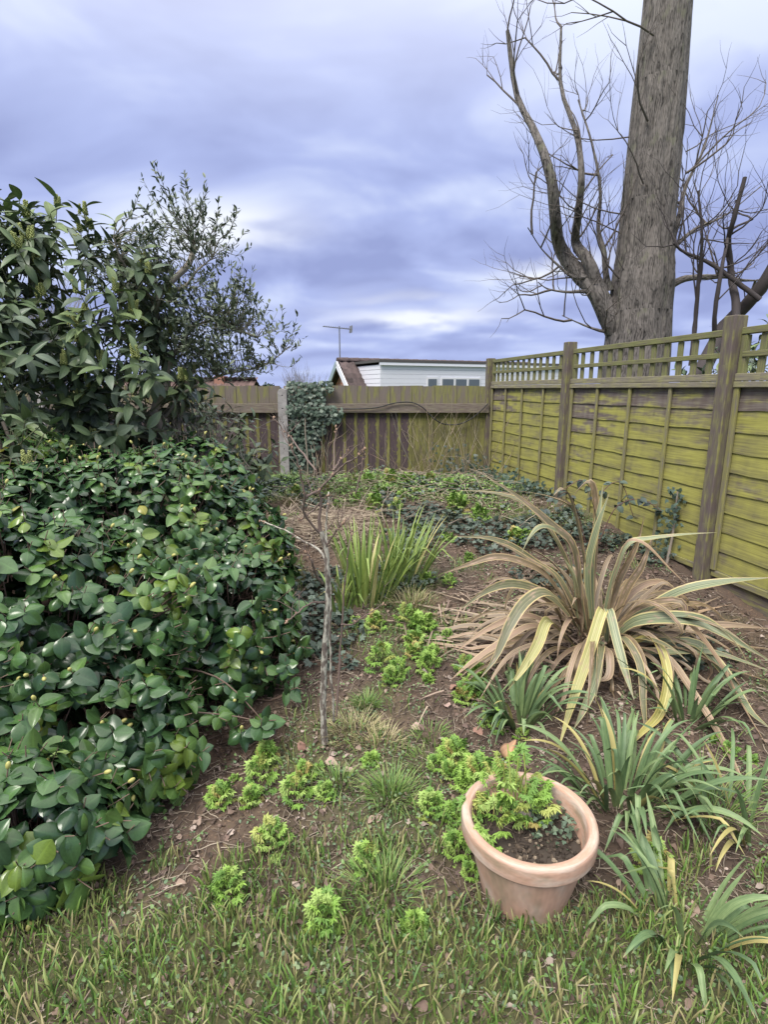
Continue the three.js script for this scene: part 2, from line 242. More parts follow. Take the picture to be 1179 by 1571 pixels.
const SAPLING = [
[0.0145,0.009,[[-0.255,0.022,-2.1],[-0.255,0.268,-2.1],[-0.243,0.445,-2.1],[-0.237,0.56,-2.1],[-0.225,0.756,-2.1],[-0.232,0.891,-2.1],[-0.246,0.957,-2.1]]],
[0.0065,0.0025,[[-0.246,0.957,-2.1],[-0.252,1.015,-2.1],[-0.243,1.072,-2.1],[-0.247,1.115,-2.1],[-0.237,1.136,-2.1],[-0.198,1.174,-2.1],[-0.197,1.217,-2.15],[-0.195,1.299,-2.2],[-0.186,1.35,-2.2]]],
[0.004,0.002,[[-0.198,1.174,-2.1],[-0.142,1.23,-2.05],[-0.1,1.258,-2],[-0.071,1.293,-1.98]]],
[0.004,0.0025,[[-0.193,1.196,-2.1],[-0.171,1.23,-2.15],[-0.144,1.257,-2.2]]],
[0.005,0.002,[[-0.246,0.944,-2.1],[-0.303,1.034,-2.05],[-0.291,1.112,-2],[-0.298,1.183,-1.98],[-0.307,1.257,-1.95],[-0.333,1.31,-1.95]]],
[0.006,0.004,[[-0.291,1.112,-2],[-0.269,1.117,-2.05],[-0.247,1.12,-2.1]]],
[0.0055,0.0025,[[-0.231,0.832,-2.1],[-0.259,0.863,-2.15],[-0.35,0.882,-2.25],[-0.418,0.906,-2.3],[-0.55,0.928,-2.4]]],
[0.004,0.002,[[-0.243,0.662,-2.1],[-0.289,0.694,-2],[-0.33,0.675,-1.95],[-0.362,0.659,-1.92]]],
[0.006,0.003,[[-0.249,0.742,-2.1],[-0.267,0.8,-2.05],[-0.274,0.869,-2],[-0.293,0.905,-2]]],
[0.0055,0.0035,[[-0.222,0.049,-2.2],[-0.231,0.303,-2.2],[-0.232,0.516,-2.2],[-0.226,0.663,-2.2],[-0.229,0.777,-2.2],[-0.245,0.904,-2.25],[-0.234,1.016,-2.25],[-0.232,1.076,-2.3]]],
[0.005,0.0025,[[-0.217,0.05,-2.25],[-0.195,0.345,-2.3],[-0.183,0.548,-2.3],[-0.163,0.727,-2.3],[-0.153,0.827,-2.3],[-0.141,0.893,-2.35]]],
[0.004,0.002,[[-0.19,0.477,-2.3],[-0.141,0.499,-2.25],[-0.082,0.56,-2.2],[0.001,0.619,-2.2]]],
[0.004,0.002,[[-0.285,1.167,-2.3],[-0.423,1.292,-2.5],[-0.518,1.373,-2.6]]],
[0.004,0.0025,[[-0.133,1.033,-2.5],[-0.108,1.114,-2.5],[-0.096,1.18,-2.5],[-0.093,1.227,-2.5]]],
[0.004,0.002,[[-0.243,1.072,-2.1],[-0.282,1.036,-2.1],[-0.329,0.997,-2.1]]],
[0.004,0.002,[[-0.232,0.891,-2.1],[-0.185,0.97,-2.05],[-0.149,1.021,-2]]]];
const LIMBS = [
[0.155,0.085,[[2.818,2.206,-7],[2.657,2.429,-7],[2.514,2.65,-7],[2.333,2.888,-7],[2.137,3.151,-7],[1.979,3.354,-7],[1.839,3.773,-7],[1.707,4.238,-7],[1.516,4.784,-7],[1.378,5.401,-7]]],
[0.1,0.05,[[2.58,2.599,-7],[2.487,2.795,-7],[2.403,2.974,-7],[2.322,3.222,-7],[2.248,3.396,-7],[2.185,3.739,-7],[2.135,4.206,-7],[2.002,4.847,-7],[1.986,5.461,-7]]],
[0.05,0.03,[[2.685,2.642,-7],[2.633,2.795,-7],[2.578,3.081,-7],[2.511,3.327,-7],[2.452,3.671,-7],[2.324,4.14,-7],[2.174,4.658,-7]]],
[0.05,0.012,[[3.378,2.686,-7],[3.553,2.773,-7],[3.859,2.795,-7],[4.014,2.787,-7],[4.136,2.744,-7],[4.327,2.759,-7],[4.545,2.795,-7],[4.832,2.974,-7]]],
[0.07,0.02,[[3.371,2.466,-7],[3.377,2.831,-7],[3.36,3.116,-7],[3.359,3.396,-7],[3.44,3.739,-7],[3.679,4.206,-7],[3.758,4.721,-7]]],
[0.035,0.01,[[3.349,3.081,-7],[3.467,3.187,-7],[3.64,3.327,-7],[3.82,3.396,-7],[4.066,3.534,-7],[4.393,3.806,-7]]],
[0.03,0.01,[[2.798,2.168,-7],[2.639,2.183,-7],[2.478,2.228,-7],[2.315,2.303,-7],[2.177,2.378,-7]]],
[0.035,0.01,[[2.548,2.613,-7],[2.368,2.635,-7],[2.175,2.628,-7],[1.977,2.686,-7],[1.842,2.744,-7]]],
[0.03,0.01,[[2.433,2.795,-7],[2.24,2.795,-7],[2.037,2.938,-7],[1.873,3.116,-7],[1.656,3.313,-7]]]];
const LEANING = [
[0.085,0.06,[[3.262,1.479,-6.3],[3.43,1.71,-6.3],[3.598,1.966,-6.3],[3.738,2.142,-6.3],[3.873,2.29,-6.3],[3.946,2.416,-6.3],[4.003,2.6,-6.3],[4.071,2.795,-6.3],[4.346,3.269,-6.3],[4.679,4.053,-6.3]]],
[0.045,0.02,[[3.738,2.142,-6.3],[3.768,2.436,-6.3],[3.783,2.633,-6.3],[3.767,2.795,-6.3],[3.647,3.018,-6.3],[3.594,3.206,-6.3],[3.625,3.576,-6.3]]],
[0.03,0.01,[[3.445,1.759,-6.3],[3.452,2.169,-6.3],[3.38,2.633,-6.3],[3.291,3.018,-6.3],[3.17,3.454,-6.3]]],
[0.025,0.01,[[3.629,2,-6.3],[3.519,2.303,-6.3],[3.504,2.698,-6.3],[3.573,2.954,-6.3],[3.685,3.144,-6.3],[3.939,3.269,-6.3]]],
[0.03,0.01,[[3.946,2.416,-6.3],[3.686,2.633,-6.3],[3.487,2.827,-6.3],[3.23,2.954,-6.3],[3.086,3.018,-6.3]]]];
const PRIVET = [
[0.035,0.022,[[-1.793,1.009,-4.6],[-1.818,1.223,-4.6],[-1.82,1.381,-4.6],[-1.763,1.485,-4.6],[-1.768,1.613,-4.6],[-1.825,1.74,-4.6],[-1.827,1.89,-4.6],[-1.799,2.038,-4.6],[-1.754,2.135,-4.6],[-1.69,2.231,-4.6],[-1.593,2.351,-4.6],[-1.519,2.469,-4.6],[-1.498,2.608,-4.6]]],
[0.018,0.008,[[-1.763,1.485,-4.6],[-1.715,1.689,-4.6],[-1.66,1.84,-4.6],[-1.545,1.989,-4.6],[-1.387,2.038,-4.6],[-1.236,1.989,-4.6],[-0.982,1.89,-4.6]]],
[0.014,0.006,[[-1.799,2.038,-4.6],[-1.862,2.183,-4.6],[-1.95,2.327,-4.6],[-2.012,2.469,-4.6],[-2.023,2.608,-4.6]]],
[0.014,0.005,[[-1.69,2.231,-4.6],[-1.523,2.279,-4.6],[-1.414,2.374,-4.6],[-1.307,2.469,-4.6]]],
[0.012,0.005,[[-1.797,1.276,-4.6],[-1.584,1.485,-4.6],[-1.311,1.613,-4.6],[-0.992,1.689,-4.6],[-0.831,1.79,-4.6]]],
[0.012,0.005,[[-1.827,1.89,-4.6],[-1.958,1.989,-4.6],[-2.051,2.086,-4.6]]]];// ------------------------------------------------------------ weathered wood
const ALG = [0.330, 0.315, 0.068], OLV = [0.205, 0.190, 0.070], BRN = [0.125, 0.096, 0.084], GRY = [0.19, 0.165, 0.14], PUR = [0.060, 0.042, 0.050];
const lapTex = tex(2048, 1024, (u, v) => { // eight different boards, one below the other
  const row = Math.floor(v * 8), w = v * 8 - row, X = u * 1.8, Y = w * 0.15, s = row * 17.3;
  const grain = n3(X * 4, Y * 130, s) * 0.6 + n3(X * 11, Y * 330, s + 3) * 0.4, blot = fbm(X * 3.6, Y * 14, s + 5, 5), drip = fbm(X * 17, Y * 3, s + 9, 2);
  const bias = [-0.16, 0.10, 0.36, 0.42, 0.52, 0.44, 0.58, 0.48][row], left = row === 1 || row === 2 ? -0.5 * (1 - sm(0.15, 0.42, u + blot * 0.2)) : row === 3 || row === 5 ? -0.30 * (1 - sm(0.1, 0.3, u + blot * 0.3)) : 0;
  const under = -0.5 * sm(0.74, 0.96, w + blot * 0.25 + drip * 0.12);           // bare stain where the board above overlaps it
  let a = sm(-0.32, 0.34, bias + left + under + blot * 1.15 + drip * 0.25 + 0.22 * grain);
  let c = mix3(mix3(BRN, GRY, clamp(0.4 + grain + drip)), mix3(OLV, ALG, clamp(0.60 + blot * 1.5 + drip * 0.5 + grain * 0.3)), a * 0.90);
  const k = 1 + grain * 0.34; const knot = Math.hypot((u - 0.2 - 0.09 * ((row * 37) % 8)) * 12, (w - 0.5) * 1.3); const kk = 1 - 0.25 * (knot < 0.10 && row % 3 === 1);
  return [c[0] * k * kk, c[1] * k * kk, c[2] * k * kk];
}, { repeat: false });
const lapMat = mat({ map: lapTex, bumpMap: lapTex, bumpScale: 0.002, roughness: 0.9 });
function woodTex(base, alt, algae, amt, s, edge = 0) { // u across 0.1 m, v along 1 m
  return tex(128, 1024, (u, v) => {
    const g = n3(u * 14, v * 7, s) * 0.6 + n3(u * 40, v * 16, s + 4) * 0.4, b = fbm(u * 3.2, v * 9, s + 8, 5);
    let c = mix3(base, alt, clamp(0.5 + g + b)); const e = edge * (sm(0.72, 0.92, Math.abs(u - 0.5) * 2 + b * 0.4));
    c = mix3(c, mix3(OLV, algae, clamp(0.5 + b * 1.5)), 0.8 * sm(-0.45, 0.6, amt + b * 1.0 + g * 0.3 + e)); const k = 1 + 0.45 * g; return [c[0] * k, c[1] * k, c[2] * k];
  });
}
const wood = (t, o = {}) => mat({ map: t, bumpMap: t, bumpScale: 0.0015, roughness: 0.9, ...o });
const MW = {
  post: wood(woodTex([0.125, 0.095, 0.088], [0.10, 0.085, 0.08], [0.24, 0.23, 0.075], -0.12, 2, 0.55)), batten: wood(woodTex(GRY, OLV, [0.27, 0.255, 0.08], 0.05, 5)), trellis: wood(woodTex([0.13, 0.115, 0.095], [0.15, 0.15, 0.07], [0.165, 0.175, 0.065], 0.25, 9)), cap: wood(woodTex(GRY, [0.25, 0.22, 0.17], [0.26, 0.25, 0.10], 0.0, 13)),
  rail: wood(woodTex([0.155, 0.118, 0.10], GRY, OLV, -0.35, 21)), old: wood(woodTex([0.20, 0.17, 0.145], [0.24, 0.20, 0.16], ALG, -0.2, 23)),
};
// a bar of wood whose grain runs along its longest side; uv in metres
function bar(w, h, d, r = 0.004) {
  const g = new RoundedBoxGeometry(w, h, d, 1, Math.min(r, w / 3, h / 3, d / 3)), P = g.attributes.position, N = g.attributes.normal, U = g.attributes.uv, ax = w >= h && w >= d ? 0 : h >= d ? 1 : 2, o = rnd() * 5;
  for (let k = 0; k < P.count; k++) { const q = [P.getX(k), P.getY(k), P.getZ(k)], nn = [Math.abs(N.getX(k)), Math.abs(N.getY(k)), Math.abs(N.getZ(k))]; const rest = [0, 1, 2].filter((a) => a !== ax).sort((a, b) => nn[a] - nn[b]); U.setXY(k, q[rest[0]] * 10 + 0.5, q[ax] + o); }
  return g;
}
function put(parent, name, geo, m, x, y, z, rx = 0, ry = 0, rz = 0) { const o = part(parent, name, geo, m); o.position.set(x, y, z); o.rotation.set(rx, ry, rz); return o; }

// lap board: wavy lower edge, standing proud of the board beneath it
function lapGeo(L, H, row, s) {
  const n = 20, p = [], u = [], idx = [], th = 0.007;
  for (let k = 0; k <= n; k++) {
    const f = k / n, x = f * L, lo = 0.011 * n3(f * 4.5, s, 1.7) + 0.005 * n3(f * 15, s, 4), hi = H, warp = 0.003 * n3(f * 3, s, 9);
    const v0 = (row + 0.03) / 8, v1 = (row + 0.97) / 8;
    for (const [y, z, v] of [[lo, 0.016 + warp, v0], [hi, 0.004, v1], [hi, -0.003, v1], [lo, 0.016 - th + warp, v0]]) { p.push(x, y, z); u.push(f, v); }
  }
  for (let k = 0; k < n; k++) { const a = k * 4, b = a + 4; for (const [q, r] of [[0, 1], [1, 2], [2, 3], [3, 0]]) idx.push(a + q, b + q, a + r, a + r, b + q, b + r); }
  const g0 = new THREE.BufferGeometry(); g0.setAttribute('position', new THREE.Float32BufferAttribute(p, 3)); g0.setAttribute('uv', new THREE.Float32BufferAttribute(u, 2)); g0.setIndex(idx);
  const g = g0.toNonIndexed(); g.computeVertexNormals(); return g;
}
const fencePos = (k) => [FX0 + FDX * 1.9 * k, FZ0 + FDZ * 1.9 * k];
function lapPanel(k, label, tlabel, rows) { // panel from post k (nearer) to post k + 1 (farther), built from the farther post
  reseed(900 + k * 31); const [x, z] = fencePos(k + 1), y0 = 0.34, top = 1.53, L = 1.80;
  const o = thing('lap_fence_panel', label, 'fence panel', [x, 0, z], 'overlap panels of the mossy fence'); o.rotation.y = FA - Math.PI / 2;
  const nb = 9, step = (top - 0.03 - y0) / nb;
  for (let b = 0; b < nb; b++) { const m = part(o, 'board', lapGeo(L, step + 0.03, rows[b], b * 3.1 + k * 7), lapMat); m.position.set(0.05, y0 + b * step, 0); m.rotation.z = rr(-0.003, 0.003); }
  for (const bx of [0.072, 1.828]) { put(o, 'end_batten', bar(0.04, top - y0 - 0.005, 0.018), MW.batten, bx, (top + y0) / 2, 0.029); }
  for (const bx of [0.50, 0.94, 1.40]) put(o, 'batten', bar(0.03, top - y0 - 0.008, 0.017), MW.batten, bx + rr(-0.02, 0.02), (top + y0) / 2 - 0.002, 0.028, 0, 0, rr(-0.006, 0.006));
  put(o, 'top_rail', bar(1.79, 0.036, 0.05), MW.cap, 0.95, top - 0.002, 0.022); 
  put(o, 'bottom_rail', bar(1.79, 0.04, 0.03), MW.batten, 0.95, y0 - 0.022, 0.012);
  const t = thing('trellis_topper', tlabel, 'trellis', [x, 0, z], 'trellis strips along the fence top'); t.rotation.y = FA - Math.PI / 2;
  put(t, 'bottom_rail', bar(1.79, 0.045, 0.045), MW.cap, 0.95, top + 0.041, 0.02);
  put(t, 'top_rail', bar(1.79, 0.04, 0.05), MW.trellis, 0.95, 1.842, 0.01); put(t, 'middle_rail', bar(1.74, 0.033, 0.016), MW.trellis, 0.95, 1.705, 0.028);
  for (const ex of [0.075, 1.825]) put(t, 'end_post', bar(0.045, 0.252, 0.035), ex > 1 ? MW.old : MW.trellis, ex, 1.693, 0.012);
  for (let s = 0; s < 12; s++) put(t, 'slat', bar(0.048, 0.254, 0.016), MW.trellis, 0.20 + s * 0.1362 + rr(-0.006, 0.006), 1.692, 0.011, 0, 0, rr(-0.012, 0.012));
}
lapPanel(1, 'farthest mossy overlap panel, in the corner beside the vertical board fence', 'trellis strip above the farthest panel, meeting the corner post', [7, 3, 5, 6, 4, 3, 7, 2, 1]);
lapPanel(0, 'middle mossy overlap panel with brown upper boards, behind the big flax', 'middle trellis strip, in front of the thick tree trunk', [6, 4, 7, 3, 5, 3, 2, 1, 0]);
lapPanel(-1, 'nearest mossy overlap panel at the right edge, past the tall post', 'trellis strip at the right edge, past the tall post', [7, 6, 4, 7, 5, 6, 4, 3, 1]);
for (const [k, top, lab] of [[2, 1.88, 'slim wooden corner post where the two fences meet'], [1, 1.93, 'dark wooden fence post behind the flax, between far and middle panels'], [0, 1.935, 'tall wooden fence post at the right, nearest whole post in view'], [-1, 1.935, 'wooden fence post outside the right edge of the view']]) {
  reseed(40 + k); const [x, z] = fencePos(k), o = thing('fence_post', lab, 'fence post', [x, 0, z], 'wooden posts of the mossy fence'); o.rotation.y = FA - Math.PI / 2;
  put(o, 'shaft', bar(0.088, top + 0.25, 0.095, 0.006), MW.post, 0, top / 2 - 0.125, 0.035);
}
for (const [k, lab] of [[1, 'gravel board under the farthest mossy panel'], [0, 'gravel board under the middle mossy panel, behind the flax'], [-1, 'warped gravel board low at the right edge of the view']]) { reseed(77 + k); const [x, z] = fencePos(k + 1), o = thing('gravel_board', lab, 'board', [x, 0, z], 'boards at the foot of the mossy fence'); o.rotation.y = FA - Math.PI / 2; put(o, 'plank', bar(1.8, 0.26, 0.022), MW.post, 0.95, 0.165, -0.012); }

// ------------------------------------------------------------ vertical board fence at the back
const boardTex = (s, green) => tex(128, 1024, (u, v) => { // v 0 foot .. 1 top of a 1.35 m board
  const y = 0.19 + v * 1.35, g = n3(u * 12, v * 9, s) * 0.6 + n3(u * 34, v * 22, s + 4) * 0.4, b = fbm(u * 2.2, v * 5, s + 8, 4), fine = fbm(u * 6, v * 26, s + 2, 3);
  const above = sm(1.20, 1.24, y + b * 0.02);
  let up = mix3([0.175, 0.145, 0.125], [0.125, 0.105, 0.095], clamp(0.5 + g * 1.4 + b)); up = mix3(up, [0.20, 0.20, 0.055], 0.8 * sm(-0.05, 0.7, b * 1.1 + g * 0.4 + (green ? 0.30 : 0.18)));
  const edge = sm(0.70, 0.80, u + fine * 0.28) + 0.5 * sm(0.10, 0.02, u + fine * 0.1);
  let lo = mix3(PUR, [0.085, 0.060, 0.062], clamp(0.5 + g)); const am = green ? 0.75 + b * 0.6 + fine * 0.5 : clamp(edge * (0.85 + b) + sm(0.22, 0.36, fine + b * 0.35) * 0.7 + 0.25 * sm(0.30, 0.0, v));
  lo = mix3(lo, mix3([0.150, 0.150, 0.036], [0.215, 0.205, 0.06], clamp(0.4 + b + g)), clamp(am) * 0.92);
  const c = mix3(lo, up, above), k = 1 + 0.4 * g; return [c[0] * k, c[1] * k, c[2] * k];
}, { repeat: false });
const boardMats = [0, 1, 2, 3].map((s) => mat({ map: boardTex(s * 11 + 3, false), roughness: 0.9 })), greenBoards = [0, 1, 2].map((s) => mat({ map: boardTex(s * 13 + 51, true), roughness: 0.9 }));
function featherBoard(w, h) { // thick edge at +x
  const a = [[-w / 2, 0.004], [w / 2, 0.016]], p = [], u = [], idx = [];
  for (const y of [0, h]) for (const [x, t] of [[a[0][0], a[0][1]], [a[1][0], a[1][1]], [a[1][0], 0], [a[0][0], 0]]) { p.push(x, y, t); u.push(x / w + 0.5, y / h); }
  for (let k = 0; k < 4; k++) { const b = (k + 1) % 4; idx.push(k, b, k + 4, b, b + 4, k + 4); } idx.push(4, 5, 6, 4, 6, 7);
  const g0 = new THREE.BufferGeometry(); g0.setAttribute('position', new THREE.Float32BufferAttribute(p, 3)); g0.setAttribute('uv', new THREE.Float32BufferAttribute(u, 2)); g0.setIndex(idx); const g = g0.toNonIndexed(); g.computeVertexNormals(); return g;
}
const fb = featherBoard(0.162, 1.35), ZB = -7.26;
function boardFence(x0, x1, label) {
  reseed(Math.round(500 + x0 * 10)); const o = thing('board_fence', label, 'fence', [x0, 0, ZB], 'bays of vertical board fence'); const n = Math.round((x1 - x0) / 0.142), st = (x1 - x0) / n;
  for (let k = 0; k < n; k++) { const bx = (k + 0.5) * st, gr = x0 + bx > 0.42; const m = part(o, 'board', fb, gr ? greenBoards[k % 3] : boardMats[(k * 3) % 4]); m.position.set(bx, 0.19 + rr(-0.004, 0.006), 0.008 + (k % 2 ? 0.0 : 0.0015)); m.rotation.y = 0.035; m.rotation.z = rr(-0.004, 0.004); }
  put(o, 'rail', bar(x1 - x0 - 0.01, 0.115, 0.055), MW.rail, (x1 - x0) / 2, 1.262, 0.058);
  put(o, 'rail', bar(x1 - x0 - 0.01, 0.10, 0.055), MW.rail, (x1 - x0) / 2, 0.50, -0.040);
}
boardFence(-1.215, 1.345, 'vertical board fence bay between concrete post and mossy corner');
boardFence(-4.30, -1.345, 'vertical board fence bay left of the concrete post, behind shrubs');
boardFence(-7.40, -4.42, 'vertical board fence bay farthest left, behind the laurel');
{ // concrete post with a rounded head and bolt holes
  const s = new THREE.Shape(); s.moveTo(-0.055, 0); s.lineTo(0.055, 0); s.lineTo(0.055, 1.45); s.absarc(0, 1.45, 0.055, 0, Math.PI, false); s.lineTo(-0.055, 0);
  for (const y of [1.42, 1.26, 1.09, 0.92, 0.75, 0.58, 0.42]) { const h = new THREE.Path(); h.absarc(0, y, 0.0105, 0, Math.PI * 2, true); s.holes.push(h); }
  const g = new THREE.ExtrudeGeometry(s, { depth: 0.10, bevelEnabled: true, bevelSize: 0.004, bevelThickness: 0.004, bevelSegments: 1, curveSegments: 14 });
  const ct = tex(256, 512, (u, v) => { const b = fbm(u * 6, v * 12, 2, 5), sp = n3(u * 60, v * 120, 7), k = 0.30 + b * 0.16 + (sp > 0.35 ? -0.08 : 0) + sp * 0.03; return [k, k * 0.95, k * 0.95]; });
  for (const [x, lab] of [[-1.28, 'pale concrete fence post with round head, beside the ivy'], [-4.36, 'concrete fence post hidden behind the laurel']]) {
    const o = thing('concrete_post', lab, 'fence post', [x, 0, ZB + 0.06]); put(o, 'shaft', g, mat({ map: ct, bumpMap: ct, bumpScale: 0.002, roughness: 0.92 }), 0, 0, 0);
    const a = new Acc(); for (const y of [1.42, 1.26, 1.09, 0.92, 0.75, 0.58, 0.42]) a.add(new THREE.CylinderGeometry(0.008, 0.008, 0.03, 8), new THREE.Matrix4().makeRotationX(Math.PI / 2).setPosition(0, y, 0.05)); part(o, 'bolt', a.build(), mat({ color: lin(0.03, 0.022, 0.018), roughness: 0.8 }));
  }
}
{ // black cable slung along the rail
  const zc = ZB + 0.115, P = curvePts([[-0.95, 1.33, zc], [-0.75, 1.27, zc], [-0.5, 1.255, zc], [-0.1, 1.27, zc], [0.15, 1.33, zc], [0.35, 1.335, zc], [0.48, 1.28, zc + 0.02], [0.62, 1.15, zc + 0.02], [0.75, 1.07, zc], [0.95, 1.06, zc - 0.03], [1.10, 1.12, zc - 0.03], [1.22, 1.22, zc], [1.32, 1.32, zc]], 70);
  solo('cable', new Acc().tube(P, 0.0075, 0.0075, 6).build(), mat({ color: lin(0.018, 0.018, 0.02), roughness: 0.6 }), 'black cable drooping along the back fence rail', 'cable');
}

// ------------------------------------------------------------ houses beyond the back fence
const M = (r, g, b, o = {}) => mat({ color: lin(r, g, b), ...o });
const tileTex = tex(256, 256, (u, v) => { const r = Math.floor(v * 8), b = n3(Math.floor(u * 8) * 3.7, r * 5.1, 2), f = fbm(u * 12, v * 12, 4, 4); const k = 0.9 + b * 0.7 + f * 0.6; return [0.095 * k, 0.068 * k, 0.066 * k]; });
function tiledSlope(w, h) { // pan tiles: rows step down, ribs run up the slope
  const rows = Math.round(h / 0.3), cols = Math.round(w / 0.075);
  return gridGeo(rows * 2, cols, (t, x) => { const r = t * rows, fr = r - Math.floor(r + 1e-6), X = (x * 0.5 + 0.5) * w; return [X, t * h, 0.05 * (fr < 0.25 ? 1 : 0) + 0.028 * Math.cos(X / 0.30 * 2 * Math.PI), X / 2, t * h / 2]; });
}
const tileMat = mat({ map: tileTex, roughness: 0.9 }), white = M(0.70, 0.70, 0.76, { roughness: 0.55 }), glassM = phys({ color: lin(0.10, 0.12, 0.14), roughness: 0.12 });
{
  const brickTex = tex(256, 256, (u, v) => { const r = Math.floor(v * 16), uu = u * 8 + (r % 2) * 0.5, fu = uu % 1, fv = v * 16 - r, m = fu < 0.06 || fv < 0.14; const b = n3(Math.floor(uu) * 3.3, r * 4.7, 5); return m ? [0.30, 0.27, 0.25] : [0.36 + b * 0.14, 0.155 + b * 0.06, 0.10 + b * 0.04]; });
  const o = thing('bungalow', 'white clad dormer bungalow with brown tiled roof, behind the back fence', 'house', [-1.80, 2.56, -22]);
  const rx = 0.905, rz = -0.425; o.rotation.y = Math.atan2(-rz, rx); // local x along the ridge, local z towards the camera
  const W = 3.9, Lr = 9.2, pitch = 0.70, sl = W / Math.cos(pitch);
  const shp = new THREE.Shape([[-W, -5.2], [W, -5.2], [W, -W * Math.tan(pitch)], [0, -0.12], [-W, -W * Math.tan(pitch)]].map(([a, b]) => new THREE.Vector2(a, b)));
  const gw = put(o, 'wall', new THREE.ExtrudeGeometry(shp, { depth: Lr - 0.5, bevelEnabled: false }), mat({ map: brickTex, roughness: 0.9 }), 0.28, 0, 0, 0, Math.PI / 2, 0); gw.geometry.attributes.uv.array.forEach((q, k, a) => { a[k] = q / 1.8; });
  const near = put(o, 'roof_slope', tiledSlope(Lr, sl), tileMat, 0, 0, 0); near.position.set(0, -W * Math.tan(pitch) + 0.05, W); near.rotation.set(-(Math.PI / 2 - pitch), 0, 0);
  const far = put(o, 'roof_slope', tiledSlope(Lr, sl), tileMat, 0, 0, 0); far.position.set(Lr, -W * Math.tan(pitch) + 0.05, -W); far.rotation.set(-(Math.PI / 2 - pitch), Math.PI, 0, 'YXZ');
  for (let k = 0; k < 21; k++) put(o, 'ridge_tile', new THREE.CylinderGeometry(0.125, 0.14, 0.44, 8, 1, false, 0, Math.PI), tileMat, 0.22 + k * 0.44, 0.0, 0, 0, 0, Math.PI / 2);
  for (const s of [-1, 1]) { const b = put(o, 'bargeboard', new THREE.BoxGeometry(0.05, 0.22, sl), s < 0 ? M(0.26, 0.33, 0.36) : white, -0.03, -W * Math.tan(pitch) / 2 - 0.10, s * W / 2, s * pitch, 0, 0); void b; }
  const d = new THREE.Group(); d.name = 'dormer'; o.add(d); d.position.set(0.72, 0, 0);
  const dl = Lr - 1.0, dz = 2.3; put(d, 'wall_core', new THREE.BoxGeometry(dl - 0.04, 2.3, dz - 0.04), M(0.5, 0.5, 0.55), dl / 2, -1.36, dz / 2 + 0.1);
  for (let k = 0; k < 14; k++) { put(d, 'cladding_board', new THREE.BoxGeometry(0.02, 0.150, dz), white, -0.005, -0.30 - k * 0.158, dz / 2 + 0.1, 0, 0, -0.06); put(d, 'cladding_board', new THREE.BoxGeometry(dl, 0.150, 0.02), white, dl / 2, -0.30 - k * 0.158, dz + 0.105, 0.06, 0, 0); }
  put(d, 'flat_roof', new THREE.BoxGeometry(dl + 0.2, 0.09, dz + 0.25), M(0.08, 0.075, 0.075), dl / 2, -0.09, dz / 2 + 0.1); put(d, 'fascia', new THREE.BoxGeometry(dl + 0.16, 0.10, 0.03), white, dl / 2, -0.185, dz + 0.20);
  for (const [x, w] of [[2.1, 0.46], [3.35, 1.75]]) { put(d, 'window_frame', new THREE.BoxGeometry(w, 1.05, 0.07), M(0.62, 0.62, 0.64), x, -1.16, dz + 0.115); const n = w > 1 ? 3 : 1; for (let k = 0; k < n; k++) put(d, 'window_pane', new THREE.BoxGeometry(w / n - 0.1, 0.93, 0.03), glassM, x - w / 2 + (k + 0.5) * w / n, -1.16, dz + 0.142); }
  const pipe = put(o, 'downpipe', new THREE.CylinderGeometry(0.04, 0.04, 2.4, 8), white, 0.22, -2.2, 0.62); void pipe;
  const t = thing('television_aerial', 'thin television aerial on a mast at the bungalow gable', 'aerial', [-1.70, 2.58, -22.1]), am = M(0.16, 0.16, 0.17, { roughness: 0.5 });
  put(t, 'mast', new THREE.CylinderGeometry(0.022, 0.025, 1.42, 8), am, 0, 0.55, 0); const bm = put(t, 'boom', new THREE.BoxGeometry(1.15, 0.028, 0.028), am, -0.07, 1.19, 0.03, 0, 0.35, -0.06);
  for (let k = 0; k < 12; k++) put(bm, 'element', new THREE.CylinderGeometry(0.007, 0.007, 0.30, 5), am, -0.53 + k * 0.085, 0.02, 0, Math.PI / 2, 0, 0);
  put(bm, 'reflector', new THREE.BoxGeometry(0.02, 0.26, 0.34), am, 0.53, 0, 0);
}
{ // second house, mostly behind the shrubs
  const o = thing('distant_house', 'brown roofed house far behind the small leaved tree', 'house', [-12.2, -4.35, -34]); o.rotation.y = -0.15;
  put(o, 'wall', new THREE.BoxGeometry(9, 4.2, 6), M(0.34, 0.24, 0.19), 0, 2.1, 0);
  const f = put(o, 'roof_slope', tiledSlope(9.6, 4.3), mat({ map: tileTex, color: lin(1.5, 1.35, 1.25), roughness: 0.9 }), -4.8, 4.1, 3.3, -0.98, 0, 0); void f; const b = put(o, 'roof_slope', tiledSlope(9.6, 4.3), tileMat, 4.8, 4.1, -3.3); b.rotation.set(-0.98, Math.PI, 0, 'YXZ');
  const w = put(o, 'window', new THREE.BoxGeometry(1.1, 0.9, 0.08), white, 2.2, 3.3, 3.02); put(w, 'pane', new THREE.BoxGeometry(0.9, 0.7, 0.03), glassM, 0, 0, 0.035);
  put(o, 'chimney', new THREE.BoxGeometry(0.6, 1.2, 0.6), M(0.30, 0.15, 0.11), 2.6, 6.0, 0);
}
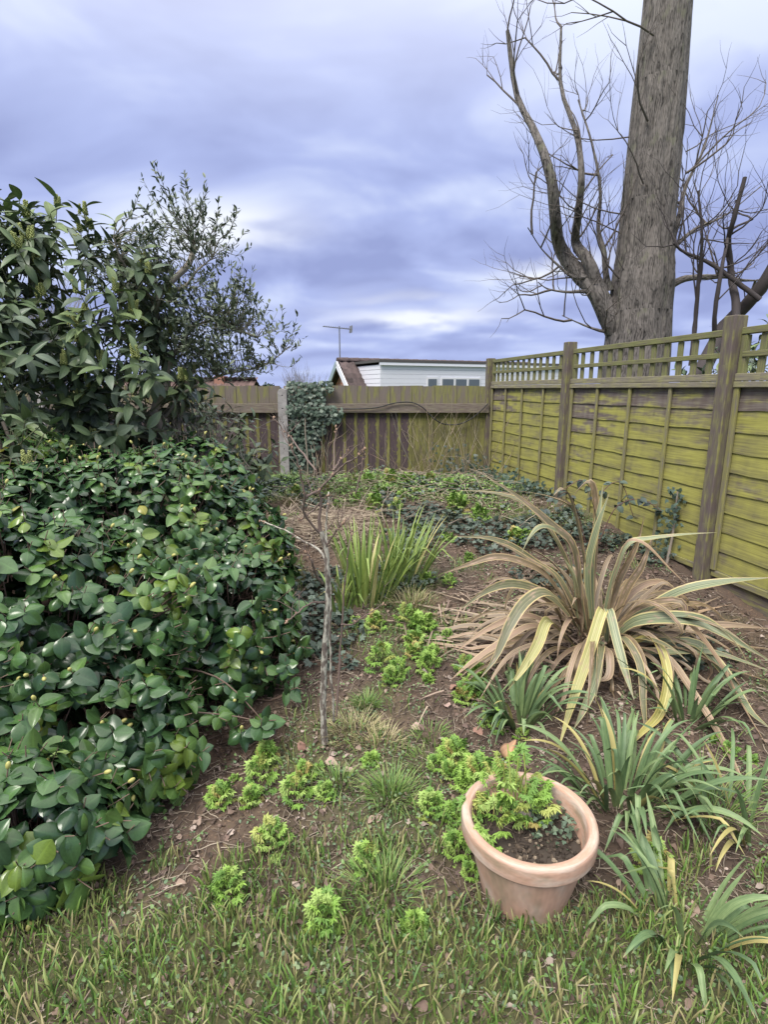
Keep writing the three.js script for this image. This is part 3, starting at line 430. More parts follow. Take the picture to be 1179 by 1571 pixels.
// ------------------------------------------------------------ trees
function twigTree(acc, p, dir, len, r, depth, o) { // bare branching
  const n = depth > 1 ? 5 : 3, pts = [p.clone()]; let q = p.clone(), d = dir.clone().normalize();
  for (let k = 0; k < n; k++) { d.addScaledVector(rdir(), o.wob ?? 0.18).addScaledVector(V(0, 1, 0), o.up ?? 0.05).normalize(); q = q.clone().addScaledVector(d, len / n); pts.push(q); }
  const r1 = depth ? r * 0.55 : r * 0.35; acc.tube(pts, r, r1, r > 0.02 ? 6 : r > 0.006 ? 4 : 3, o.col ?? [1, 1, 1]);
  if (o.tips && !depth) o.tips.push([q.clone(), d.clone()]);
  if (depth <= 0) return;
  const kids = o.kids ?? 4; for (let k = 0; k < kids; k++) { const f = k === 0 ? 1 : rr(0.25, 0.98), pi = Math.min(n, Math.max(1, Math.round(f * n))), b = pts[pi]; const nd = d.clone().addScaledVector(rdir(), o.spread ?? 0.75).normalize(); twigTree(acc, b, nd, len * rr(0.5, 0.78), Math.max(0.0012, r * rr(0.4, 0.6)), depth - 1, o); }
}
const barkTex = tex(512, 1024, (u, v) => { // u 0..1 about 0.6 m, v 1.2 m: long shallow furrows and plates
  const w = fbm(u * 5, v * 5, 3, 3), ridge = 1 - Math.abs(n3(u * 24 + w * 2.4, v * 2.6 + w * 1.5, 2)) * 2.0, fine = fbm(u * 40, v * 24, 7, 3), lich = sm(0.18, 0.4, fbm(u * 5, v * 6, 15, 4));
  let k = 0.145 + 0.10 * w - 0.085 * sm(0.6, 1, ridge) + 0.12 * fine; let c = [k * 1.08, k * 0.96, k * 0.88]; c = mix3(c, [0.19, 0.19, 0.13], lich * 0.5); return c;
});
const barkMat = mat({ map: barkTex, bumpMap: barkTex, bumpScale: 0.022, roughness: 0.95 });
{
  reseed(2024); const o = thing('bare_tree', 'thick grey tree trunk with bare limbs behind the middle trellis', 'tree', [3.085, 0, -7.0]);
  const rows = 150, cols = 96, top = 7.5; // trunk with swelling, furrows and a branch scar
  const g = gridGeo(rows, cols, (t, x) => {
    const y = t * top - 0.1, a = x * Math.PI, flare = 0.22 * Math.exp(-Math.max(0, y) * 2.2), r0 = mixf(0.372, 0.30, sm(1.8, 3.6, y)) - 0.024 * Math.max(0, y - 3.6) + flare + 0.02 * Math.exp(-((y - 2.75) ** 2) / 0.04);
    const w = n3(Math.cos(a) * 2, y * 0.9, Math.sin(a) * 2), f = -0.018 * sm(0.55, 1, 1 - Math.abs(n3(a * 5.2 + w * 1.2, y * 1.5, 4)) * 2.5), scar = Math.exp(-(((a - 0.75) / 0.28) ** 2) - (((y - 3.22) / 0.11) ** 2));
    const r = r0 * (1 + 0.06 * w) + f + 0.012 * n3(a * 3, y * 14, 8) * sm(2.7, 2.95, y) * sm(3.3, 3.05, y) + 0.05 * scar - 0.12 * Math.exp(-(((a - 0.75) / 0.13) ** 2) - (((y - 3.22) / 0.055) ** 2));
    return [Math.sin(a) * r - 0.03 * sm(1.5, 4, y), y, Math.cos(a) * r, x * 2, y / 1.2];
  });
  part(o, 'trunk', g, barkMat);
  const tw = new Acc(), B = V(3.085, 0, -7.0);
  LIMBS.forEach(([r0, r1, P], i) => {
    const pts = curvePts(P.map((p, k) => V(p[0] - B.x, p[1], p[2] - B.z + (k > 2 ? 0.25 * Math.sin(k * 1.3 + i) : 0) * (i < 2 ? 1 : 0.5))), 26); part(o, 'branch', new Acc().tube(pts, (f) => Math.max(0.006, mixf(r0, r1 * 0.25, Math.pow(f, 0.7))), r1, 10, [1, 1, 1], 0.15).build(), barkMat);
    const nt = i < 2 ? 11 : i < 5 ? 6 : 4; for (let k = 0; k < nt; k++) { const f = rr(0.15, 1), q = pts[Math.round(f * 26)], t = pts[Math.min(26, Math.round(f * 26) + 1)].clone().sub(pts[Math.max(0, Math.round(f * 26) - 1)]).normalize(); const d = t.multiplyScalar(0.5).addScaledVector(rdir(), 0.9).addScaledVector(V(0, 1, 0), 0.25); twigTree(tw, q, d, rr(0.35, 0.8), rr(0.008, 0.016), 2, { kids: 3, up: 0.10, wob: 0.22, spread: 0.7 }); }
  });
  for (let k = 0; k < 15; k++) { const y = rr(1.9, 6.8), s = rnd() < 0.5 ? -1 : 1, a = s * rr(0.7, 1.7), q = V(Math.sin(a) * 0.34, y, Math.cos(a) * 0.34); twigTree(tw, q, V(Math.sin(a), rr(0.0, 0.7), Math.cos(a) * 0.5), rr(0.4, 1.0), rr(0.007, 0.015), 2, { kids: 3, up: 0.10, wob: 0.25, spread: 0.7 }); }
  part(o, 'twigs', tw.build(), M(0.12, 0.10, 0.09), 'stuff');
}
{
  reseed(31); const o = thing('leaning_tree', 'slender dark tree leaning right, behind the right trellis', 'tree', [LEANING[0][2][0][0], 0, -6.3]), bx = LEANING[0][2][0][0], tw = new Acc(), bm = M(0.055, 0.045, 0.045);
  const P0 = LEANING[0][2]; P0.unshift([bx - 0.25, 0.1, -6.3]);
  LEANING.forEach(([r0, r1, P], i) => { const pts = curvePts(P.map((p, k) => V(p[0] - bx, p[1], p[2] + 6.3 + 0.15 * Math.sin(k + i * 2))), 24); part(o, i ? 'branch' : 'trunk', new Acc().tube(pts, r0, r1, 8, [1, 1, 1], 0.25).build(), bm);
    for (let k = 0; k < 6; k++) { const f = Math.round(rr(i ? 4 : 10, 24)); twigTree(tw, pts[f], rdir().addScaledVector(V(0, 1, 0), 0.6), rr(0.3, 0.8), rr(0.006, 0.012), 2, { kids: 3, up: 0.1, wob: 0.22 }); } });
  part(o, 'twigs', tw.build(), bm, 'stuff');
}
{ // bare trees far off and the hedge line on the horizon
  const far = [[-4.6, -35, 4.9, 'bare pale tree above the ivy, left of the bungalow', 81], [-19.5, -33, 9.5, 'tall bare tree far left, above the laurel', 82], [-23, -38, 10.5, 'bare tree at the far left edge of the sky', 83], [-9, -58, 6.2, 'small bare tree on the horizon left of the aerial', 84]];
  for (const [x, z, h, lab, s] of far) { reseed(s); const o = thing('bare_tree', lab, 'tree', [x, -2.6, z], 'leafless trees beyond the back fence'), a = new Acc(), m = M(0.20, 0.185, 0.19); a.tube(curvePts([V(0, 0, 0), V(0.05, h * 0.2, 0), V(0, h * 0.4, 0)], 6), h * 0.022, h * 0.014, 7); part(o, 'trunk', a.build(), m);
    const b = new Acc(); for (let k = 0; k < 9; k++) twigTree(b, V(0, h * rr(0.22, 0.4), 0), V(gauss() * 0.6, 1, gauss() * 0.6), h * rr(0.25, 0.38), h * 0.007, 3, { kids: 4, up: 0.12, wob: 0.13, spread: 0.55 }); part(o, 'crown', b.build(), m, 'stuff'); }
  const ev = [[-12.5, -62, 4.4, 2.2, [0.045, 0.07, 0.045], 'dark evergreen tree on the horizon, left of the concrete post'], [-6.6, -55, 4.1, 2.4, [0.05, 0.07, 0.05], 'dark evergreen tree on the horizon beside the bungalow gable'], [-15.8, -64, 4.6, 3.0, [0.11, 0.085, 0.07], 'brown twiggy tree on the horizon, left of the concrete post'], [-9.6, -60, 4.2, 2.8, [0.14, 0.10, 0.085], 'reddish brown tree on the horizon above the ivy'], [-20, -66, 5.2, 3.5, [0.06, 0.075, 0.055], 'dull green tree on the horizon behind the small leaved tree']];
  const q = new THREE.PlaneGeometry(0.34, 0.34); let k0 = 0;
  for (const [x, z, h, w, c, lab] of ev) { reseed(300 + k0++); const o = thing('horizon_tree', lab, 'tree', [x, -2.6, z], 'trees along the horizon'), a = new Acc(); part(o, 'trunk', new Acc().tube([V(0, 0, 0), V(0, h * 0.5, 0)], 0.2, 0.12, 6).build(), M(0.1, 0.08, 0.07));
    for (let k = 0; k < 1500; k++) { const d = rdir(), r = Math.pow(rnd(), 0.4) * (1 + 0.5 * n3(d.x * 2 + x, d.y * 2, d.z * 2)); const v = rr(0.6, 1.4); a.add(q, frame(V(d.x * w * r, h * 0.62 + d.y * h * 0.4 * r, d.z * w * r), rdir(), rdir(), rr(0.6, 1.4)), [c[0] * v, c[1] * v, c[2] * v]); } part(o, 'crown', a.build(), mat({ vertexColors: true }), 'stuff'); }
}
// ------------------------------------------------------------ leafy plants
const camP = V(0, 1.5, 0);
function foliage(o, list, geos, tones, opt, top = 300, restName = 'foliage') { // nearest leaves as leaves, the rest as one part
  list.sort((a, b) => b.s - a.s); const mats = tones.map((c) => phys({ ...opt, color: lin(...c) })), acc = new Acc();
  list.forEach((l, k) => { if (k < top) { const m = part(o, 'leaf', geos[l.g], mats[l.c]); l.m.decompose(m.position, m.quaternion, m.scale); } else { const v = 0.85 + 0.3 * ((k * 0.618) % 1), c = tones[l.c]; acc.add(geos[l.g], l.m, [c[0] * v, c[1] * v, c[2] * v]); } });
  if (acc.count) part(o, restName, acc.build(), phys({ ...opt, vertexColors: true }), 'stuff');
}
const veinTex = tex(64, 128, (u, v) => { const x = Math.abs(u - 0.5) * 2, mid = Math.exp(-((x / 0.07) ** 2)), side = Math.pow(0.5 + 0.5 * Math.cos((v * 9 - x * 1.8) * 2 * Math.PI), 10) * (1 - x) * 0.3, n = fbm(u * 4, v * 8, 3, 3) * 0.25; const k = 0.82 + n; return [k + mid * 0.55 + side * 0.25, k + mid * 0.42 + side * 0.2, k + mid * 0.3 + side * 0.1]; }, { repeat: false });
const blobArea = (b) => { const [, , , x, y, z] = b; return Math.pow((Math.pow(x * y, 1.6) + Math.pow(x * z, 1.6) + Math.pow(y * z, 1.6)) / 3, 1 / 1.6); };
function sdf(B, p) { let m = 9; for (const [x, y, z, a, b, c] of B) m = Math.min(m, (Math.hypot((p.x - x) / a, (p.y - y) / b, (p.z - z) / c) - 1) * Math.min(a, b, c)); return m; }
function shell(B, n, { depth = 0.1, bump = 0.12, holes = -0.3, hs = 3.2, ymin = 0.06, bias = true } = {}) { // points on the outside of a set of blobs
  const area = B.map(blobArea), tot = area.reduce((a, b) => a + b, 0), out = []; let guard = 0;
  while (out.length < n && guard++ < n * 40) {
    let r = rnd() * tot, i = 0; while (r > area[i]) r -= area[i++]; const [x, y, z, a, b, c] = B[i], d = rdir(), k = 1 - rnd() * rnd() * depth;
    const nor = V(d.x / a, d.y / b, d.z / c).normalize(), p = V(x + d.x * a * k, y + d.y * b * k, z + d.z * c * k);
    if (sdf(B, p) < -0.06 - depth * 0.4) continue; if (bias && nor.dot(V(0, 0, 0).subVectors(camP, p).normalize()) < -0.3 && rnd() < 0.75) continue;
    const h = n3(p.x * hs, p.y * hs, p.z * hs); if (h < holes && rnd() < 0.85) continue;
    p.addScaledVector(nor, bump * n3(p.x * 2.1 + 9, p.y * 2.1, p.z * 2.1) + 0.04 * h); if (p.y < gh(p.x, p.z) + ymin) continue; out.push([p, nor]);
  }
  return out;
}
const seen = (p, nor, size) => size / Math.max(0.5, p.distanceTo(camP)) * (0.55 + 0.45 * nor.dot(V(0, 0, 0).subVectors(camP, p).normalize())) * (p.z < -0.9 && Math.abs(p.x / (p.z - 0.2)) < 0.70 ? 1 : 0.1);

// camellia: broad glossy leaves in whorls with yellow buds
{
  reseed(5150);
  const B = [[-1.62, 0.46, -2.30, 0.78, 0.50, 0.70], [-2.45, 0.58, -2.95, 1.05, 0.58, 0.95], [-1.62, 0.62, -3.25, 0.85, 0.52, 0.80], [-0.80, 0.30, -2.70, 0.34, 0.36, 0.50], [-1.12, 0.22, -1.92, 0.42, 0.32, 0.36], [-1.48, 0.72, -4.05, 0.52, 0.42, 0.50], [-2.0, 0.30, -1.75, 0.85, 0.50, 0.55], [-1.02, 0.50, -3.25, 0.42, 0.42, 0.5], [-2.75, 0.80, -3.7, 0.9, 0.45, 0.6], [-1.75, 0.28, -1.30, 0.6, 0.45, 0.4], [-1.35, 0.16, -1.72, 0.48, 0.34, 0.30], [-1.15, 0.14, -1.45, 0.36, 0.30, 0.28]];
  const geos = [[0.25, 0.7, 0.45, 0.02], [0.1, 1.0, 0.65, 0.05], [0.45, 0.5, 0.1, -0.04], [0.2, -0.3, 0.4, 0.06]].map(([fold, curl, cup, skew], i) => leafGeo({ L: 1, W: [0.78, 0.70, 0.68, 0.84][i], fold, curl, cup, skew, rows: 7, wave: 0.015, shape: ovate }));
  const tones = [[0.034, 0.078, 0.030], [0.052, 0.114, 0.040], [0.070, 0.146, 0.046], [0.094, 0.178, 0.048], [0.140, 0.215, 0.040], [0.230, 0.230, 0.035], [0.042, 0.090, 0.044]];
  const o = thing('camellia_bush', 'large glossy dark green camellia bush filling the left foreground', 'bush', [-1.7, 0, -2.6]), off = V(-1.7, 0, -2.6), list = [], twigs = new Acc(), buds = [];
  const shoot = (p, nor, scale, inner) => {
    const young = n3(p.x * 4, p.y * 4 + 3, p.z * 4) > 0.25 && !inner; const sd = nor.clone().multiplyScalar(0.75).addScaledVector(V(0, 1, 0), 0.15).addScaledVector(rdir(), 0.55).normalize(), n = 4 + Math.floor(rnd() * 4), base = p.clone().sub(off);
    const st = base.clone().addScaledVector(nor, -0.16).addScaledVector(V(0, 1, 0), -0.03); if (!inner) twigs.tube([st.clone().addScaledVector(nor, -0.05).addScaledVector(rdir(), 0.05), st, st.clone().lerp(base, 0.5).addScaledVector(rdir(), 0.012), base, base.clone().addScaledVector(sd, 0.05 * scale)], 0.0035, 0.0018, 4);
    const ph = rnd() * 6.28, ax = V(0, 0, 0).crossVectors(sd, V(0.3, 1, 0.2)).normalize(), bx = V(0, 0, 0).crossVectors(sd, ax);
    for (let k = 0; k < n; k++) {
      const a = ph + k * 2.4, f = k / n, rad = ax.clone().multiplyScalar(Math.cos(a)).addScaledVector(bx, Math.sin(a)); const dir = rad.clone().multiplyScalar(1).addScaledVector(sd, 0.35 + rr(-0.2, 0.25)).addScaledVector(V(0, -1, 0), 0.5).normalize();
      const ln = nor.clone().multiplyScalar(0.95).addScaledVector(V(0, 1, 0), 0.42).addScaledVector(sd, 0.3).addScaledVector(rdir(), 0.42); const sz = scale * rr(0.060, 0.092) * (inner ? 0.95 : 1), pos = base.clone().addScaledVector(sd, 0.05 * scale * (f - 0.6));
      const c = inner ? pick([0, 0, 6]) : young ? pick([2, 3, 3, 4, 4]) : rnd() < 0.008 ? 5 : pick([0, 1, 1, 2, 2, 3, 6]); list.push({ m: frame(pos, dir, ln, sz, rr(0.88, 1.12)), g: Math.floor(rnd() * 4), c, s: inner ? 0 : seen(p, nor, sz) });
    }
    if (!inner && rnd() < 0.15) buds.push([base.clone().addScaledVector(sd, 0.052 * scale), sd.clone(), seen(p, nor, 1)]);
  };
  for (const [p, nor] of shell(B, 2500, { depth: 0.12, bump: 0.14, holes: -0.34, ymin: 0.02 })) shoot(p, nor, rr(0.85, 1.05), false);
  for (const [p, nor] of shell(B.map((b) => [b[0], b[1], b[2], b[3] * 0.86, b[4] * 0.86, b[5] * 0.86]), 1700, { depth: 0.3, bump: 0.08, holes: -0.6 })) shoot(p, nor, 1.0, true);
  // a few sprays that reach out past the outline
  for (const [x, y, z] of [[-0.50, 0.10, -2.12], [-0.70, 0.27, -2.15], [-0.62, 0.22, -2.12], [-0.66, 0.22, -2.0], [-0.80, 0.24, -1.85], [-0.58, 0.13, -2.05], [-0.49, 0.17, -2.02], [-0.40, 0.30, -2.45], [-0.46, 0.24, -2.35], [-0.42, 0.16, -2.3], [-0.55, 0.42, -2.5], [-0.66, 0.62, -2.9], [-0.62, 0.5, -2.75], [-0.45, 0.2, -2.6], [-0.5, 0.28, -2.8], [-0.42, 0.12, -2.75], [-0.68, 0.16, -1.85], [-0.75, 0.1, -1.75]]) for (let k = 0; k < 2; k++) shoot(V(x + gauss() * 0.03, Math.max(y, gh(x, z) + 0.06), z + gauss() * 0.03), V(0.7, 0.45, 0.5).normalize(), 0.85, false);
  const br = M(0.16, 0.11, 0.085); part(o, 'twigs', twigs.build(), br, 'stuff');
  for (let k = 0; k < 9; k++) { const a = k * 2.4, e = pick(B), t = V(e[0] + gauss() * 0.2, e[1] - 0.05, e[2] + gauss() * 0.2).sub(off), s0 = V(Math.cos(a) * 0.12, 0, Math.sin(a) * 0.12); part(o, 'stem', new Acc().tube(curvePts([s0, s0.clone().lerp(t, 0.4).add(V(0, 0.1, 0)), t], 10), 0.022, 0.007, 7, [1, 1, 1], 0.2).build(), br); }
  for (const P of [[[-1.0, 0.34, -2.2], [-0.72, 0.30, -2.16], [-0.56, 0.18, -2.11], [-0.50, 0.10, -2.10]], [[-1.05, 0.30, -1.95], [-0.80, 0.27, -1.95], [-0.60, 0.20, -2.02], [-0.49, 0.17, -2.02]], [[-1.1, 0.25, -1.8], [-0.85, 0.22, -1.8], [-0.70, 0.13, -1.8]]]) part(o, 'stem', new Acc().tube(curvePts(P.map((p) => V(...p).sub(off)), 12), 0.0045, 0.0022, 5, [1, 1, 1], 0.2).build(), br);
  buds.sort((a, b) => b[2] - a[2]); const bg = new THREE.SphereGeometry(0.0075, 7, 6).scale(1, 1.7, 1), bm = phys({ color: lin(0.42, 0.40, 0.13), roughness: 0.5 });
  for (const [p, d] of buds.slice(0, 260)) { const m = part(o, 'bud', bg, bm); frame(p, d, V(0.3, 0.2, 1), 1).decompose(m.position, m.quaternion, m.scale); }
  foliage(o, list, geos, tones, { map: veinTex, roughness: 0.25, specularIntensity: 1.0 });
}
// cherry laurel: long leaves, upright shoots, candles of flower buds
const laurelGeos = [[0.3, 0.7, 0.03], [0.2, 1.0, -0.03], [0.35, 0.4, 0.05]].map(([fold, curl, skew], i) => leafGeo({ L: 1, W: [0.34, 0.37, 0.32][i], fold, curl, skew, rows: 7, wave: 0.02, shape: lance }));
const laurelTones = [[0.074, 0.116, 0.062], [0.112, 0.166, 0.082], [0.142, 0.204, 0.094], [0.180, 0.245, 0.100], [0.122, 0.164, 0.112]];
const candleG = (() => { const a = new Acc(); reseed(3); a.tube([V(0, 0, 0), V(0, 0.085, 0)], 0.003, 0.0015, 4); const s = new THREE.SphereGeometry(0.0055, 5, 4); for (let k = 0; k < 34; k++) { const an = k * 2.4, y = 0.012 + k * 0.0022; a.add(s, new THREE.Matrix4().setPosition(Math.cos(an) * 0.009 * (1.1 - k / 50), y, Math.sin(an) * 0.009 * (1.1 - k / 50))); } return a.build(); })();
function laurel(name, label, base, B, nShoots, leafL, s, { candles = 0, inner = 200, spires = [], top = 300, stems = 6, holes = -0.22 } = {}) {
  reseed(s); const off = V(...base), o = thing(name, label, 'bush', base), list = [], tw = new Acc(), cand = [];
  const shoot = (p, nor, inn, up = 0.45) => {
    const sd = nor.clone().multiplyScalar(0.6).addScaledVector(V(0, 1, 0), up).addScaledVector(rdir(), 0.45).normalize(), b = p.clone().sub(off), n = 6 + Math.floor(rnd() * 5), len = leafL * rr(1.0, 1.6), tone = n3(p.x * 3, p.y * 3, p.z * 3); tw.tube([b.clone().addScaledVector(sd, -len * 0.9), b, b.clone().addScaledVector(sd, len)], 0.006, 0.003, 4);
    const ax = V(0, 0, 0).crossVectors(sd, V(0.3, 0.2, 1)).normalize(), bx = V(0, 0, 0).crossVectors(sd, ax);
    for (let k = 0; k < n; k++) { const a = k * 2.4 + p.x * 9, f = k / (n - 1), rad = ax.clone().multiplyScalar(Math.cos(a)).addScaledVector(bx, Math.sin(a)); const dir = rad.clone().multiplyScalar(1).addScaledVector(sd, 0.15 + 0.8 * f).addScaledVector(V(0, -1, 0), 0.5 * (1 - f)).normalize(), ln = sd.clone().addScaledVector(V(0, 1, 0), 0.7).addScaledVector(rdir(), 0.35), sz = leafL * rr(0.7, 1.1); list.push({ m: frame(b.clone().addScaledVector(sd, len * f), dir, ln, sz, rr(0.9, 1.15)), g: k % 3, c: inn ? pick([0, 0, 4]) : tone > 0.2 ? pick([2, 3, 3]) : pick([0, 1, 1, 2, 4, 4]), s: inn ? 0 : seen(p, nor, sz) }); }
    if (!inn && rnd() < candles) cand.push([b.clone().addScaledVector(sd, len * 0.8), seen(p, nor, 1)]);
  };
  for (const [p, nor] of shell(B, nShoots, { depth: 0.2, bump: 0.22, holes, ymin: 0.15 })) shoot(p, nor, false);
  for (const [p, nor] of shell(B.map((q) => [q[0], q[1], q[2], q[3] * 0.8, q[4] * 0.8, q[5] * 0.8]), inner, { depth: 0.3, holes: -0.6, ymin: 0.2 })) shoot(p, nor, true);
  for (const [x, y, z] of spires) for (let k = 0; k < 3; k++) shoot(V(x + gauss() * 0.04, y - k * 0.13, z), V(gauss() * 0.3, 1, 0.2), false, 1.4);
  cand.sort((a, b) => b[1] - a[1]); const cm = M(0.26, 0.29, 0.10); for (const [p] of cand.slice(0, 60)) for (let k = 0; k < 4; k++) { const m = part(o, 'flower_spike', candleG, cm); m.position.copy(p).add(V(gauss() * 0.03, 0, gauss() * 0.03)); m.rotation.set(gauss() * 0.25, rnd() * 6, gauss() * 0.25); m.scale.setScalar(rr(0.9, 1.3)); }
  const bm = M(0.09, 0.075, 0.06); for (let k = 0; k < stems; k++) { const e = B[k % B.length], t = V(e[0] + gauss() * 0.2, e[1] + 0.2, e[2] + gauss() * 0.2).sub(off), s0 = V(gauss() * 0.15, 0, gauss() * 0.15); part(o, 'stem', new Acc().tube(curvePts([s0, s0.clone().lerp(t, 0.5).add(V(gauss() * 0.1, 0.1, 0)), t], 10), 0.03, 0.01, 7, [1, 1, 1], 0.2).build(), bm); }
  part(o, 'twigs', tw.build(), M(0.11, 0.12, 0.06), 'stuff'); foliage(o, list, laurelGeos, laurelTones, { map: veinTex, roughness: 0.42, specularIntensity: 0.8 }, top);
}
laurel('laurel_bush', 'tall laurel with long leaves and pale flower candles at the upper left', [-3.0, 0.1, -4.6], [[-3.15, 1.60, -4.30, 0.95, 0.65, 0.7], [-2.45, 1.95, -4.6, 0.62, 0.62, 0.5], [-3.35, 2.20, -4.6, 0.9, 0.50, 0.6], [-2.15, 1.45, -4.75, 0.55, 0.45, 0.5], [-3.9, 1.5, -4.6, 0.7, 1.1, 0.7], [-2.6, 1.2, -4.6, 0.6, 0.35, 0.5]], 560, 0.18, 61, { candles: 0.32, inner: 150, spires: [[-2.72, 2.62, -4.5], [-2.3, 2.6, -4.6], [-3.0, 2.75, -4.6], [-3.35, 2.7, -4.5], [-2.5, 2.45, -4.45], [-2.05, 2.55, -4.7], [-3.6, 2.75, -4.6]] });
laurel('laurel_sapling', 'small laurel in front of the fence, left of the concrete post', [-1.35, 0.3, -5.6], [[-1.60, 0.95, -5.6, 0.28, 0.26, 0.26], [-1.36, 0.66, -5.5, 0.18, 0.16, 0.2], [-1.9, 0.85, -5.6, 0.3, 0.3, 0.3]], 62, 0.14, 62, { inner: 24, top: 200, stems: 3 });
laurel('laurel_sapling', 'low laurel shoots poking from the camellia top at the left edge', [-2.2, 0.2, -3.4], [[-2.45, 1.10, -3.35, 0.22, 0.10, 0.2], [-2.15, 1.08, -3.30, 0.16, 0.08, 0.16]], 16, 0.13, 63, { candles: 0.6, inner: 2, top: 120, stems: 2 });
laurel('laurel_bush', 'dark evergreen bush behind the right trellis and leaning tree', [3.2, 0, -5.2], [[3.25, 1.35, -5.0, 0.5, 0.55, 0.5], [2.75, 1.1, -4.3, 0.3, 0.6, 0.4]], 110, 0.11, 64, { inner: 40, top: 100, stems: 3 });
// small leaved tree with a pale crooked stem
{
  reseed(88); const off = V(PRIVET[0][2][0][0], 0.35, PRIVET[0][2][0][2]), o = thing('small_leaved_tree', 'airy small leaved evergreen tree with a pale crooked stem', 'tree', off.toArray()), pm = M(0.27, 0.24, 0.20), curves = [];
  PRIVET.forEach(([r0, r1, P], i) => { const pts = curvePts([...(i ? [] : [V(P[0][0] + 0.03, 0.3, P[0][2])]), ...P.map((p, k) => V(p[0], p[1], p[2] + 0.12 * Math.sin(k * 0.9 + i * 2) * (k ? 1 : 0)))].map((v) => (v.isVector3 ? v : V(...v)).clone().sub(off)), 24); curves.push(pts); part(o, i ? 'branch' : 'stem', new Acc().tube(pts, r0, r1, 7, [1, 1, 1], 0.25).build(), pm); });
  const T = []; const cl = [[-1.62, 2.62, -4.6, 0.34, 0.30, 0.3, 56], [-1.95, 2.35, -4.6, 0.35, 0.35, 0.3, 60], [-1.40, 2.15, -4.55, 0.38, 0.30, 0.3, 90], [-1.45, 1.85, -4.6, 0.40, 0.24, 0.3, 100], [-1.15, 2.05, -4.6, 0.24, 0.2, 0.2, 30], [-0.90, 1.85, -4.6, 0.26, 0.26, 0.2, 24], [-1.85, 1.9, -4.7, 0.4, 0.4, 0.3, 60], [-1.2, 1.68, -4.6, 0.3, 0.14, 0.2, 34], [-1.55, 2.85, -4.6, 0.2, 0.12, 0.2, 8], [-1.32, 2.55, -4.6, 0.2, 0.22, 0.2, 26]];
  for (const [x, y, z, a, b, c, n] of cl) for (let k = 0; k < n; k++) { const d = rdir(), r = Math.cbrt(rnd()); T.push(V(x + d.x * a * r, y + d.y * b * r, z + d.z * c * r).sub(off)); }
  const tw = new Acc(), list = [], lg = [leafGeo({ L: 1, W: 0.34, rows: 4, cols: 2, fold: 0.4, curl: 0.4, shape: lance }), leafGeo({ L: 1, W: 0.30, rows: 4, cols: 2, fold: 0.5, curl: -0.3, shape: lance })];
  for (const t of T) {
    let best = null, bd = 9; for (const c of curves) for (let k = 5; k < c.length; k++) { const q = c[k], d = q.distanceTo(t) + (q.y > t.y ? 0.3 : 0); if (d < bd) { bd = d; best = q; } }
    const P = curvePts([best, best.clone().lerp(t, 0.5).add(V(gauss() * 0.05, 0.04, gauss() * 0.05)), t, t.clone().add(t.clone().sub(best).normalize().multiplyScalar(0.10).add(V(0, 0.05, 0)))], 9); tw.tube(P, 0.004, 0.0012, 3);
    const ex = P[9].clone().sub(P[7]).normalize(); for (let k = 0; k < 13; k++) { const f = rr(0.45, 1), q = P[Math.min(9, Math.floor(f * 10))], rad = rdir(), dir = ex.clone().multiplyScalar(0.7).add(rad.multiplyScalar(0.9)).addScaledVector(V(0, 1, 0), 0.2), sz = rr(0.036, 0.062), wp = q.clone().add(off); list.push({ m: frame(q.clone().addScaledVector(ex, rr(-0.03, 0.03)), dir, V(0, 1, 0.3).addScaledVector(rdir(), 0.6), sz), g: k % 2, c: Math.floor(rnd() * 4), s: sz / wp.distanceTo(camP) }); }
  }
  part(o, 'twigs', tw.build(), M(0.16, 0.15, 0.11), 'stuff'); foliage(o, list, lg, [[0.086, 0.112, 0.070], [0.114, 0.146, 0.088], [0.146, 0.178, 0.116], [0.070, 0.094, 0.062]], { roughness: 0.5 }, 300);
}
{ // dry twiggy bush below it
  reseed(91); const o = thing('twiggy_bush', 'tangle of grey leafless twigs below the small leaved tree', 'bush', [-1.75, 0.35, -4.7]), a = new Acc();
  for (let k = 0; k < 60; k++) twigTree(a, V(gauss() * 0.45, rr(0.35, 0.7), gauss() * 0.2), V(gauss() * 0.9, 1, gauss() * 0.5), rr(0.22, 0.4), 0.004, 2, { kids: 3, up: 0, wob: 0.25, spread: 0.9 });
  for (let k = 0; k < 7; k++) part(o, 'stem', new Acc().tube(curvePts([V(gauss() * 0.1, -0.05, 0), V(gauss() * 0.25, 0.35, gauss() * 0.1), V(gauss() * 0.5, 0.8, gauss() * 0.2)], 8), 0.008, 0.004, 5).build(), M(0.20, 0.17, 0.15)); part(o, 'twigs', a.build(), M(0.23, 0.20, 0.18), 'stuff');
}
// ivy
const ivyG = [lobedGeo(1, 5, 0.34, 4.6, 0.25), lobedGeo(1, 3, 0.36, 4.2, 0.3)];
function ivyOn(name, label, base, n, fn, size, tones, s, stems) {
  reseed(s); const o = thing(name, label, 'ivy', base), a = new Acc(), off = V(...base); for (let k = 0; k < n; k++) { const [p, nor] = fn(); const c = pick(tones), dir = V(gauss() * 0.5, -0.8, gauss() * 0.3).addScaledVector(nor, 0.35); a.add(pick(ivyG), frame(p.sub(off), dir, nor.clone().addScaledVector(V(0, 1, 0), 0.5).addScaledVector(rdir(), 0.45), size * rr(0.6, 1.15)), c); }
  for (const st of stems) part(o, 'stem', new Acc().tube(curvePts(st.map((q) => V(...q).sub(off)), 14), 0.012, 0.006, 6, [1, 1, 1], 0.3).build(), M(0.26, 0.22, 0.18)); part(o, 'foliage', a.build(), phys({ vertexColors: true, roughness: 0.45 }), 'stuff');
}
const IV = [[0.055, 0.085, 0.062], [0.075, 0.115, 0.082], [0.040, 0.065, 0.045], [0.105, 0.150, 0.110]];
